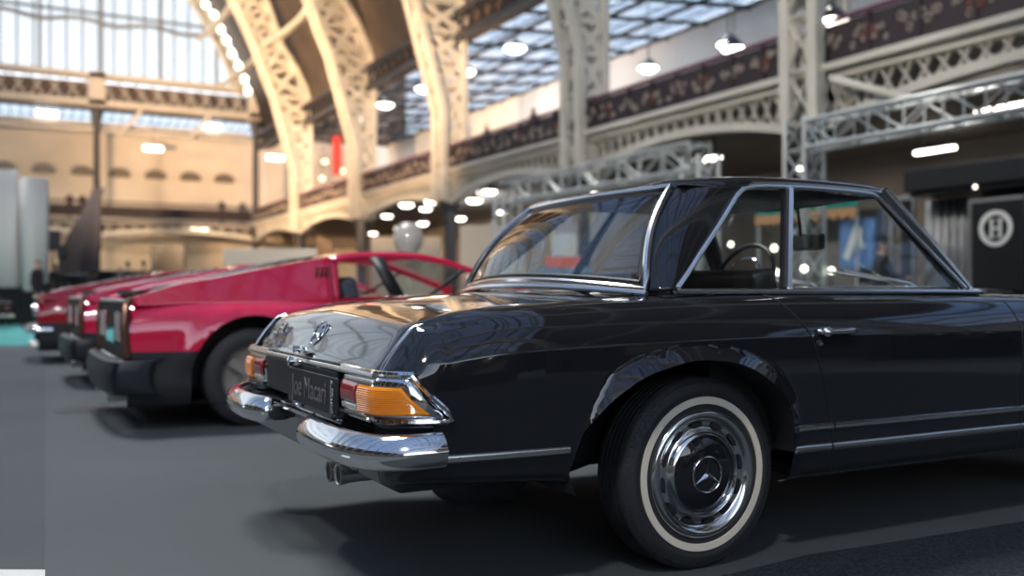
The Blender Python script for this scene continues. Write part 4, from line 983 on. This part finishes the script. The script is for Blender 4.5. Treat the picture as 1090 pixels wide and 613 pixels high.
    for s in (-1, 1):
        g = []
        for i in range(25):
            x = -.74+1.32*i/24; zt = cinterp(x, bt); c = []
            for k in range(7): z = lerp(.80, zt, k/6); c.append((x, s*hy(z), z))
            c += [(x, s*(hy(zt)-.03), zt+.006), (x, s*(hy(zt)-.08), zt-.01), (x, s*(hy(zt)-.09), zt-.07)]; g.append(c)
        b = MB(); b.grid(g); b.build('flying_buttress', paint, root, solid=.006)
        b = MB()
        for k in range(3): b.box((.465+.035*k, s*(hy(1.0)+.004), 1.0), (.012, .02, .15), Matrix.Rotation(s*-.50, 3, 'X'))
        b.build('side_louvre', 'bronze', root)
        def Q(x, z, o=0): return (x, s*(hy(z)+o), z)
        # window band: pillar frame strips around openings
        fr = [(.58, .86), (.58, 1.13)]
        b = MB(); b.grid([[Q(.575, z) for z in (.80, .9, 1.0, 1.1, 1.14)], [Q(lerp(.61, .64, (z-.8)/.34), z) for z in (.80, .9, 1.0, 1.1, 1.14)]])
        top = [(x, cinterp(x, ro)) for x in [.58+.06*i for i in range(27)]]
        b.grid([[Q(x, z), Q(x, max(.85, z-.045))] for x, z in top]); b.build('window_frame', paint, root, solid=.01)
        a = MB(); q = [(.60, .86), (.625, 1.095), (.70, 1.115), (.88, 1.135), (.99, .86)]; a.add([Q(x, z, -.008) for x, z in q], [tuple(range(5))]); a.build('quarter_window', 'glass', root, smooth=False)
        a = MB(); a.add([Q(.88, 1.135, -.002), Q(.99, .86, -.002), Q(1.10, .86, -.002), Q(.98, 1.14, -.002)], [(0, 1, 2, 3)]); a.build('door_pillar', 'black', root, solid=.01)
        a = MB(); q = [(1.10, .86), (.98, 1.14), (1.2, 1.14), (1.42, 1.105), (1.62, 1.05), (1.95, .93), (2.08, .87)]; a.add([Q(x, z, -.008) for x, z in q], [tuple(range(7))]); a.build('door_window', 'glass', root, smooth=False)
        a = MB(); a.bar(Q(1.30, .86), Q(1.62, 1.06), .02, .02); a.build('vent_divider', 'black', root)
    b = MB(); b.grid([[(x, y*hy(z)/.6*.6, z + .012*(1-y*y)) for y in (-1, -.8, -.5, 0, .5, .8, 1)] for x, z in [(x, cinterp(x, ro)) for x in (.56, .60, .65, .73, .85, 1.0, 1.2, 1.32, 1.40)]]); b.build('roof', paint, root, solid=.02)
    b = MB(); b.grid([[(x, y*hy(z)*.98, z + .012*(1-y*y)) for y in (-1, -.5, 0, .5, 1)] for x, z in [(x, cinterp(x, ro)-.004) for x in (1.40, 1.5, 1.62, 1.8, 2.0, 2.15)]]); b.build('windscreen', 'glass', root)
    b = MB(); b.box((-.05, 0, .885), (1.3, 1.30, .03))
    for k in range(9): x = -.45+.115*k; b.box((x, 0, cinterp(x, bt)-.02+.03*smoothstep((x+.2)/.5)), (.085, .9, .012), Matrix.Rotation(-.35, 3, 'Y'))
    b.build('engine_cover', 'black', root, smooth=False)
    b = MB(); b.box((.58, 0, 1.0), (.02, 1.2, .26)); b.build('rear_bulkhead', 'black', root)
    for y in (-.34, .34):
        b = MB(); b.box((1.0, y, .42), (.5, .46, .16)); b.box((.80, y, .72), (.14, .44, .56), Matrix.Rotation(-.25, 3, 'Y')); b.build('seat', 'leather', root, bevel=.04)
    b = MB(); b.box((1.75, 0, .80), (.4, 1.3, .12)); b.build('dashboard', 'dash', root, bevel=.03)
    for x0 in (0, wb):
        for s in (-1, 1):
            t = MB(); t.lathe([(.20, .18), (.235, .195), (.29, .185), (.318, .165), (.325, .14), (.325, .05), (.318, .02), (.29, .0), (.235, -.006), (.20, .01)], (0, 0, 0), 'y', 40); w = t.build('wheel', 'rubber', root)
            w.location = (x0, s*.835, .325); w.rotation_euler = (0, 0, 0 if s < 0 else PI)
            t = MB(); t.lathe([(.212, .0), (.205, .005), (.19, .05), (.10, .06), (.07, .02), (0, .02)], (0, 0, 0), 'y', 40)
            for k in range(5):
                a = 2*PI*k/5; d = Vector((math.cos(a), 0, math.sin(a))); t.bar(d*.06+Vector((0, .02, 0)), d*.19+Vector((0, .02, 0)), .06, .03, up=(0, 1, 0))
            t.build('rim', 'alloy', w)
    return root
M['bronze'] = mat('bronze_trim', (.20, .10, .07), .3, .6); M['smoked'] = mat('smoked_lens', (.06, .035, .035), .1, coat=1)
M['bumper'] = mat('dark_bumper', (.007, .010, .015), .4); M['alloy'] = mat('wheel_alloy', (.42, .38, .34), .35, .6)
c1 = sports_car('bright red wedge sports car with flying buttresses, parked just behind the black coupe', 'red'); c1.location = (1.49, 7.22, 0)
c2 = copy_tree(c1); c2.location = (1.47, 10.55, 0); c2['label'] = 'red wedge sports car mostly hidden, middle one of the three red cars'
c3 = sports_car('deep red car with chrome bumper, farthest left of the three red cars', 'red2', False); c3.location = (1.22, 14.15, 0)
M['paint2'] = mat('black_paint_far', (.02, .015, .015), .15, coat=1)
c4 = sports_car('dark car at the far left edge on the turquoise carpet, rear light glowing orange', 'paint2', False)
c4.location = at_z(-32, 352, 0); c4.rotation_euler = (0, 0, R(150)); c4.scale = (.8, .8, .8)
b = MB(); b.lathe([(0, -.03), (.07, -.02), (.09, .02), (0, .03)], (0, 0, 0), 'x', 12)
# ---- black stand with the round H sign
XB = 13.9
ya, yb = at_x(974, 200, XB).y, at_x(1300, 200, XB).y
st_ = empty('exhibition_stand', (XB, (ya+yb)/2, 0), 0, 'black panelled exhibition stand with flat canopy and round letter H sign at the right edge', 'stand')
def bl(p): return (p.x-XB, p.y-(ya+yb)/2, p.z)
L = ya-yb
b = MB(); b.box((.9, 0, 2.78), (2.4, L, .36)); b.box((.85, 0, 2.56), (2.1, L-.1, .08)); b.build('canopy', 'standblack', st_, bevel=.02)
b = MB(); b.box((1.6, 0, 1.3), (.1, L-.3, 2.5)); b.build('back_wall', 'standblack', st_)
d0, d1 = at_x(1036, 240, XB), at_x(1092, 240, XB)
dw = d0.y-d1.y; dc = (d0.y+d1.y)/2-(ya+yb)/2
b = MB(); b.box((0, dc, 1.2), (.08, dw, 2.40)); dr_ = b.build('door_panel', 'standblack', st_, bevel=.01)
b = MB(); b.bar((-.05, dc+dw/2, 2.36), (-.05, dc-dw/2, 2.36), .03, .05); b.bar((-.045, dc+dw/2+.03, 0), (-.045, dc+dw/2+.03, 2.4), .03); b.build('door_trim', 'silver', st_)
hc = at_x(1060, 243, XB-.06); cc = Vector(bl(hc)); M['sign'] = mat('pale_sign', (.80, .80, .76), .5)
b = MB(); b.lathe([(.215, -.02), (.285, -.02), (.285, .01), (.215, .01), (.215, -.02)], cc, 'x', 48); b.build('sign_ring', 'sign', dr_)
b = MB()
for dy in (-.075, .075): b.box(cc+Vector((0, dy, 0)), (.02, .045, .27)); b.box(cc+Vector((0, dy, .135)), (.02, .10, .025)); b.box(cc+Vector((0, dy, -.135)), (.02, .10, .025))
b.box(cc, (.02, .13, .03)); b.build('letter_h', 'sign', dr_, smooth=False)
g = []
y0_, y1_ = bl(at_x(985, 240, XB+.4))[1], bl(at_x(1034, 240, XB+.4))[1]
b = MB(); b.grid([[(.4+.05*math.sin(i*.9), lerp(y0_, y1_, i/40), z) for z in (.45, 1.5, 2.5)] for i in range(41)]); b.build('curtain', 'silver', st_, solid=.01)
for k, y in enumerate((y0_+.15, dc-dw/2-.2, dc-dw/2-1.5)):
    b = MB(); b.box((.1, y, 1.25), (.12, .12, 2.5)); b.build('post', 'standblack', st_)
b = MB(); b.lathe([(0, -.03), (.025, -.02), (.025, .02), (0, .03)], (-.20, L/2-1.3, 2.57), 'z', 12); b.build('spotlight', 'bulb', st_)
# ---- booth with teal awning seen through the coupe's side windows
XA = 15.2; p0, p1 = at_x(815, 225, XA), at_x(924, 225, XA); ym = (p0.y+p1.y)/2; LA = p0.y-p1.y
bo = empty('booth', (XA, ym, 0), 0, 'booth with scalloped teal awning and blue screen seen through the coupe side window', 'booth')
M['teal'] = mat('teal_awning', (.02, .30, .26), .7); M['orange'] = mat('orange_fringe', (.55, .28, .12), .7); M['bluescreen'] = mat('blue_screen', (.10, .20, .42), .3, emit=(.10, .20, .40), es=.2)
za, zb_ = at_x(880, 214, XA).z, at_x(880, 226, XA).z
b = MB(); b.grid([[(-.3, y, zb_), (-.28, y, za), (.6, y, za+.05)] for y in [-LA/2+LA*i/10 for i in range(11)]]); b.build('awning', 'teal', bo, solid=.03)
b = MB()
for i in range(12): y = -LA/2+LA*(i+.5)/12; b.prism([(y-LA/24, zb_+.02), (y+LA/24, zb_+.02), (y+LA/24, zb_-.12), (y, zb_-.22), (y-LA/24, zb_-.12)], .02, lambda a, c, t: (-.31+t, a, c))
b.build('scalloped_fringe', 'orange', bo, smooth=False)
s0, s1 = at_x(895, 235, XA), at_x(931, 285, XA)
b = MB(); b.box((0, (s0.y+s1.y)/2-ym, (s0.z+s1.z)/2), (.08, s0.y-s1.y, s0.z-s1.z)); sc_ = b.build('screen', 'bluescreen', bo, bevel=.01)
b = MB(); yy, z_ = (s0.y+s1.y)/2-ym, (s0.z+s1.z)/2; b.bar((-.05, yy+.25, z_-.3), (-.05, yy-.05, z_+.35), .16, .02, up=(1, 0, 0)); b.bar((-.05, yy-.05, z_+.35), (-.05, yy-.2, z_-.1), .12, .02, up=(1, 0, 0)); b.build('screen_figure', 'sign', sc_, smooth=False)
b = MB(); b.box((.5, 0, 1.3), (.08, LA*1.0, 2.6)); b.build('back_wall', 'taupe', bo)
b = MB(); b.box((-.1, 0, .5), (.5, LA*.95, 1.0)); b.build('counter', 'standblack', bo, bevel=.02)
for y in (-LA/2+.05, LA/2-.05): b = MB(); b.tube([(-.25, y, 0), (-.25, y, zb_)], .03, 8); b.build('awning_post', 'alu', bo)
q0, q1 = at_x(950, 212, 14.9), at_x(972, 262, 14.9)
b = MB(); q = (q0+q1)/2; P = [(q0.y-q.y, q0.z-q.z), (q1.y-q.y, q0.z-q.z), (q1.y-q.y, q1.z-q.z), (q0.y-q.y, q1.z-q.z)]
for i in range(4): a, e = P[i], P[(i+1) % 4]; b.bar((0, a[0], a[1]), (0, e[0], e[1]), .07)
b.bar((0, P[2][0], P[2][1]), (0, P[2][0], -q.z), .07); b.bar((0, P[3][0], P[3][1]), (0, P[3][0], -q.z), .07)
o = b.build('sign_frame', 'silver', smooth=False); o.location = (14.9, q.y, q.z); tag(o, 'pale rectangular frame on two legs left of the black stand', 'frame')
# ---- booth seen through the rear window
p = at(601, 262, 19); M['redor'] = mat('orange_red_panel', (.75, .13, .06), .5); M['bluegrey'] = mat('blue_grey_panel', (.16, .26, .34), .6)
bo2 = empty('display_board', (p.x, p.y, 0), R(-25), 'white, orange and blue-grey display board seen through the coupe rear window', 'board')
b = MB(); b.box((0, 0, p.z+.02), (.50, .06, .46)); b.build('white_panel', 'white', bo2, bevel=.01)
b = MB(); b.box((0, -.01, p.z-.32), (.75, .06, .22)); b.build('orange_panel', 'redor', bo2, bevel=.01)
b = MB(); b.box((0, 0, (p.z-.43)/2), (1.1, .08, p.z-.43)); b.build('blue_panel', 'bluegrey', bo2, bevel=.01)
# ---- stands, counters and walls in the middle distance
def slab(name, u0, u1, v0, v1, d, m, label, cat, th=.25, rz=0, base=True, parts=None):
    a, e = at((u0+u1)/2, v1, d), at((u0+u1)/2, v0, d); w = (u1-u0)/FPX*d
    z0 = a.z if not base else 0; b = MB(); b.box((0, 0, (e.z-z0)/2), (w, th, e.z-z0)); 
    o = b.build(name, m, bevel=.02); o.location = (a.x, a.y, z0); o.rotation_euler = (0, 0, R(-YAW+rz)); return tag(o, label, cat)
def panel(u0, u1, v0, v1, d, label, curve=0):
    a = at((u0+u1)/2, v1, d); e = at((u0+u1)/2, v0, d); w = (u1-u0)/FPX*d
    r = empty('stand_wall', (a.x, a.y, 0), R(-YAW), label, 'wall panel'); b = MB()
    b.grid([[(w*(i/12-.5), curve*math.cos(PI*(i/12-.5)), z) for z in (a.z-(.25*math.sin(PI*i/12) if curve else 0), (a.z+e.z)/2, e.z)] for i in range(13)]); b.build('white_face', 'white', r, solid=.15)
    b = MB(); b.box((0, .15-curve*.2, (a.z+.1)/2), (w, .2, a.z+.05)); b.build('plinth', 'standblack', r)
panel(-60, 20, 181, 306, 26, 'flat grey-white display wall at the left edge of the hall')
panel(20.5, 52, 190, 300, 25.4, 'curved grey-white display wall right of the flat one at the left edge', -.35)
slab('billboard', 161, 197, 260, 291, 55, 'standblack', 'dark billboard standing before the cream end wall', 'billboard')
slab('white_partition', 240, 345, 265, 300, 24, 'cream', 'low white partition wall behind the red sports car roof', 'partition', .4)
for i, (u0, u1, v0, d) in enumerate([(56, 100, 292, 31), (100, 160, 288, 33), (160, 240, 291, 36)]):
    slab('dark_counter', u0, u1, v0, 315, d, 'standblack', ['long dark counter beside the curved white wall', 'middle dark counter below the draped dark banner', 'dark counter in front of the billboard'][i], 'counter', .8)
slab('beige_partition', 490, 560, 240, 300, 33, 'cream', 'beige partition wall below the gallery left of the coupe roof', 'partition', .3)
slab('beige_partition', 395, 470, 252, 300, 42, 'cream', 'beige partition wall below the gallery above the red roof', 'partition', .3)
slab('dark_post', 476, 486, 225, 300, 36, 'irondark', 'dark post between the two beige partitions', 'post', .3)
slab('dark_post', 380, 388, 232, 300, 46, 'irondark', 'dark post left of the beige partitions', 'post', .3)
M['redcloth'] = mat('red_cloth', (.35, .02, .02), .8)
rb = slab('red_banner', 354, 363, 145, 186, 52, 'redcloth', 'narrow red banner hanging beside the fourth arch rib', 'banner', .08, base=False)
b = MB(); b.bar((0, 0, 2.0), (0, 0, 12.0-rb.location.z), .04); b.build('hanger', 'irondark', rb)
q = at(435, 256, 30); b = MB(); b.lathe([(0, -.5), (.2, -.48), (.42, -.2), (.48, .1), (.40, .4), (.2, .55), (0, .58)], (0, 0, 0), 'z', 20); b.lathe([(0, -.5), (.05, -.5), (.05, -q.z), (.3, -q.z), (.3, -q.z+.05)], (0, 0, 0), 'z', 12)
o = b.build('globe_lamp', 'paleglass'); o.location = q; tag(o, 'large pale vase-shaped lamp standing behind the red car roof', 'lamp')
q = at(338, 266, 22); b = MB(); b.grid([[(x*.35, .03*math.sin(3*x), .35*z*(1-.45*x)) for z in (-1, 0, 1)] for x in [i/6 for i in range(7)]]); b.tube([(0, 0, -q.z), (0, 0, .4)], .02, 6); o = b.build('pennant', 'orange', solid=.01); o.location = q; tag(o, 'small orange pennant on a pole above the red car roof', 'flag')
q = at(100, 312, 50); M['navy'] = mat('navy_cloth', (.006, .009, .022), .8, var=(1, .3)); b = MB(); G = []
for i in range(15):
    t = i/14; z = (312-lerp(292, 200, t))/FPX*50+CAMZ; xc = lerp(-.9, .25, t**1.3); w = lerp(1.0, .42, t)*(1+.25*math.sin(5*t)); G.append([(xc+w*math.cos(a), .35*w*math.sin(a)*(1+.3*math.cos(5*a)), z) for a in [2*PI*j/20 for j in range(21)]])
b.grid(G); b.tube([(.25, 0, 0), (.25, 0, 6.3)], .08, 8); o = b.build('draped_banner', 'navy'); o.location = (q.x, q.y, 0); o.rotation_euler = (0, 0, R(-YAW)); tag(o, 'tall navy draped banner tapering upward, in front of the end gallery column', 'banner')
q = at(105, 304, 20); b = MB(); b.box((0, 0, 0), (.30, .02, .07)); b.box((0, .02, -q.z/2), (.03, .03, q.z)); o = b.build('pattern_sign', 'white'); o.location = q; o.rotation_euler = (0, 0, R(-YAW)); tag(o, 'tiny white sign with linked pattern on a thin post above the middle red car', 'sign')
b = MB()
for k in range(5): b.tube([(-.11+.055*k+.022*math.cos(a), -.013, .022*math.sin(a)) for a in [2*PI*j/10 for j in range(10)]], .005, 4, closed=True)
b.build('ring_pattern', 'black', o)
# rope posts with lamps by the end wall
for i, (u_, v_) in enumerate([(136, 282), (153, 281)]):
    q = at(u_, v_, 45); m = MB(); m.lathe([(0, .2), (.1, .15), (.12, 0), (.03, -.1), (.03, -q.z), (.2, -q.z), (.2, -q.z-.0)], (0, 0, 0), 'z', 10); o = m.build('small_post', 'irondark'); o.location = q; tag(o, 'small dark post before the cream end wall, '+['left one', 'right one'][i], 'post')
for i, (u_, v_) in enumerate([(56, 256), (66, 268)]):
    q = at(u_, v_, 28.3); m = MB(); m.box((0, 0, 0), (.42-.14*i, .3, .6-.2*i)); m.bar((0, 0, -q.z), (0, 0, 0), .06); o = m.build('loudspeaker', 'standblack', bevel=.03); o.location = q; tag(o, ['larger black loudspeaker on a stand right of the curved white wall', 'smaller black loudspeaker on a thin stand beside the larger one'][i], 'speaker')
# lamps seen through the coupe's side windows
for i, (u_, v_, d) in enumerate([(824, 264, 15), (868, 262, 15.5), (856, 286, 14), (826, 290, 14.5), (778, 260, 20), (885, 288, 15)]):
    q = at(u_, v_, d); m = MB(); m.lathe([(0, .05), (.035, .04), (.05, 0), (.035, -.04), (0, -.05)], (0, 0, 0), 'z', 14, 0); r = m.build('stand_lamp', 'bulb'); m = MB(); m.lathe([(0, -.08), (.015, -.08), (.015, -q.z+.02), (.12, -q.z+.02), (.12, -q.z), (0, -q.z)], (0, 0, 0), 'z', 10); m.build('pole', 'irondark', r); r.location = q; tag(r, 'small round lit lamp glimpsed through the coupe side windows', 'lamp', 'small lamps beyond the coupe windows')
# ---- people
def person(loc, rz, label, cloth, legs=(.03, .03, .04), pose='stand', sc_=1.0):
    P = {'pelvis': (0, 0, .95), 'belly': (0, 0, 1.10), 'chest': (0, .0, 1.32), 'neck': (0, 0, 1.50), 'head': (0, -.01, 1.60), 'crown': (0, -.01, 1.72)}
    E_ = [('pelvis', 'belly'), ('belly', 'chest'), ('chest', 'neck'), ('neck', 'head'), ('head', 'crown')]
    rad = {'pelvis': .15, 'belly': .14, 'chest': .16, 'neck': .055, 'head': .095, 'crown': .075}
    for s, n in ((-1, 'l'), (1, 'r')):
        P.update({'sh'+n: (s*.18, 0, 1.42), 'hip'+n: (s*.09, 0, .90), 'kn'+n: (s*.10, -.02 if s > 0 else -.06, .50), 'an'+n: (s*.11, .03, .09), 'toe'+n: (s*.12, -.14, .04)})
        if pose == 'lean': P.update({'el'+n: (s*.26, -.08, 1.16), 'wr'+n: (s*.18, -.32, 1.12), 'pa'+n: (s*.15, -.40, 1.12)})
        else: P.update({'el'+n: (s*.25, .02, 1.14), 'wr'+n: (s*.25, -.06, .90), 'pa'+n: (s*.245, -.08, .82)})
        rad.update({'sh'+n: .075, 'hip'+n: .10, 'kn'+n: .062, 'an'+n: .045, 'toe'+n: .035, 'el'+n: .045, 'wr'+n: .028, 'pa'+n: .032})
        E_ += [('chest', 'sh'+n), ('sh'+n, 'el'+n), ('el'+n, 'wr'+n), ('wr'+n, 'pa'+n), ('pelvis', 'hip'+n), ('hip'+n, 'kn'+n), ('kn'+n, 'an'+n), ('an'+n, 'toe'+n)]
        w, pa = Vector(P['wr'+n]), Vector(P['pa'+n]); d = (pa-w).normalized()
        for k in range(5):
            f = 'f%s%d' % (n, k); o_ = Vector((0, .016*(k-2), 0)) if abs(d.z) > .5 else Vector((.016*(k-2), 0, 0)); l = [.05, .075, .085, .078, .06][k]
            P[f] = tuple(pa+o_+d*l*.5); P[f+'t'] = tuple(pa+o_*1.2+d*l+Vector((0, -.015, -.01))); rad[f] = .009; rad[f+'t'] = .008; E_ += [('pa'+n, f), (f, f+'t')]
    nm = list(P); me = bpy.data.meshes.new('person'); me.from_pydata([P[k] for k in nm], [(nm.index(a), nm.index(e)) for a, e in E_], [])
    o = bpy.data.objects.new('person', me); COL.objects.link(o); o.modifiers.new('skin', 'SKIN'); sm = o.modifiers.new('sub', 'SUBSURF'); sm.levels = sm.render_levels = 1
    for i, k in enumerate(nm): me.skin_vertices[0].data[i].radius = (rad[k], rad[k]*(.75 if k in ('chest', 'belly', 'pelvis') else 1)); me.skin_vertices[0].data[i].use_root = k == 'pelvis'
    m2 = bpy.data.meshes.new_from_object(o.evaluated_get(bpy.context.evaluated_depsgraph_get())); bpy.data.objects.remove(o)
    m2.materials.clear()
    for q in ('skin', cloth, 'trousers', 'hair'): m2.materials.append(M[q])
    for f in m2.polygons:
        c = f.center; i = 0
        if c.z < .93 and abs(c.x) < .2: i = 2
        elif c.z < 1.49 and not (c.z < .90 or (pose == 'lean' and c.y < -.30)): i = 1
        elif c.z > 1.66 or (c.z > 1.55 and c.y > .02): i = 3
        f.material_index = i; f.use_smooth = True
    h = Vector((0, -.01, 1.62))
    o = bpy.data.objects.new('person', m2); COL.objects.link(o); o.location = loc; o.rotation_euler = (0, 0, rz); o.scale = (sc_,)*3
    tag(o, label, 'person'); b = MB(); b.lathe([(0, -.03), (.014, 0), (0, .03)], (0, -.112, 1.60), 'z', 8); b.build('nose', 'skin', o)
    return o
M['skin'] = mat('skin', (.50, .30, .22), .6); M['hair'] = mat('dark_hair', (.03, .02, .015), .7); M['trousers'] = mat('dark_trousers', (.02, .02, .025), .8)
M['clothdark'] = mat('dark_jacket', (.018, .018, .022), .8); M['clothred'] = mat('maroon_top', (.10, .02, .02), .8); M['clothgrey'] = mat('grey_top', (.12, .12, .13), .8)
for (u_, v_, d, X_, z0, rz, lab, cl, ps) in [
        (518, 150, 0, 16.9, 5.8, -90, 'person in dark clothes at the gallery rail right of the third arch rib', 'clothdark', 'lean'),
        (568, 132, 0, 16.9, 5.8, -80, 'person in dark jacket at the gallery rail left of the second pale column', 'clothdark', 'stand'),
        (597, 125, 0, 17.6, 5.8, -60, 'person in grey standing back from the gallery rail near the second column', 'clothgrey', 'stand')]:
    q = at_x(u_, v_, X_); person((X_, q.y, 5.8), R(rz), lab, cl, pose=ps)
for (u_, lab, cl, ps) in [(74, 'person in maroon on the end gallery right of the white walls', 'clothred', 'lean'), (88, 'person in dark clothes beside the one in maroon on the end gallery', 'clothdark', 'stand'),
                      (236, 'person in dark jacket on the end gallery near the corner column', 'clothdark', 'stand'), (258, 'person in grey on the end gallery closest to the corner column', 'clothgrey', 'stand')]:
    q = at_y(u_, 220, 68.9); person((q.x, 68.9, 5.75), 0, lab, cl, pose=ps)
for (u_, d, rz, lab, cl, ps) in [(128, 31, 20, 'person in dark clothes on the hall floor above the middle red car', 'clothdark', 'stand'), (40, 24, 60, 'person in black standing in front of the curved white wall', 'clothdark', 'stand'), (58, 27, 140, 'person in dark clothes beside the long dark counter', 'clothdark', 'lean'),
                    (938, 15.2, 60, 'person in a black jacket by the booth, seen through the door window', 'clothdark', 'lean')]:
    q = at(u_, 312, d); person((q.x, q.y, 0), R(rz), lab, cl, pose=ps)
# ---- stands behind the camera that the paint reflects
for i, (x, y, w) in enumerate([(4, -9, 3.0), (10, -11, 4.0), (15, -7, 3.0), (-6, -8, 3.5)]):
    r = empty('exhibition_stand', (x, y, 0), 0, ['dark stand with lit panel straight behind the camera', 'wide dark stand behind the camera to the right', 'dark stand under the gallery behind the camera', 'dark stand behind the camera on the left'][i], 'stand')
    b = MB(); b.box((0, 0, 1.2), (w, .5, 2.4)); b.box((0, .5, .45), (w*.7, .6, .9)); b.build('frame', 'standblack', r, bevel=.02)
    for k in range(4): b = MB(); b.lathe([(0, -.05), (.06, -.04), (.07, .02), (0, .05)], (w*(-.36+.24*k), .42, 1.9+.2*math.sin(k*2+i)), 'z', 10); b.build('spotlight', 'bulb', r)
    b = MB(); b.box((w*.2, .27, 1.15), (w*.3, .03, .5)); b.build('notice_panel', 'taupe', r)
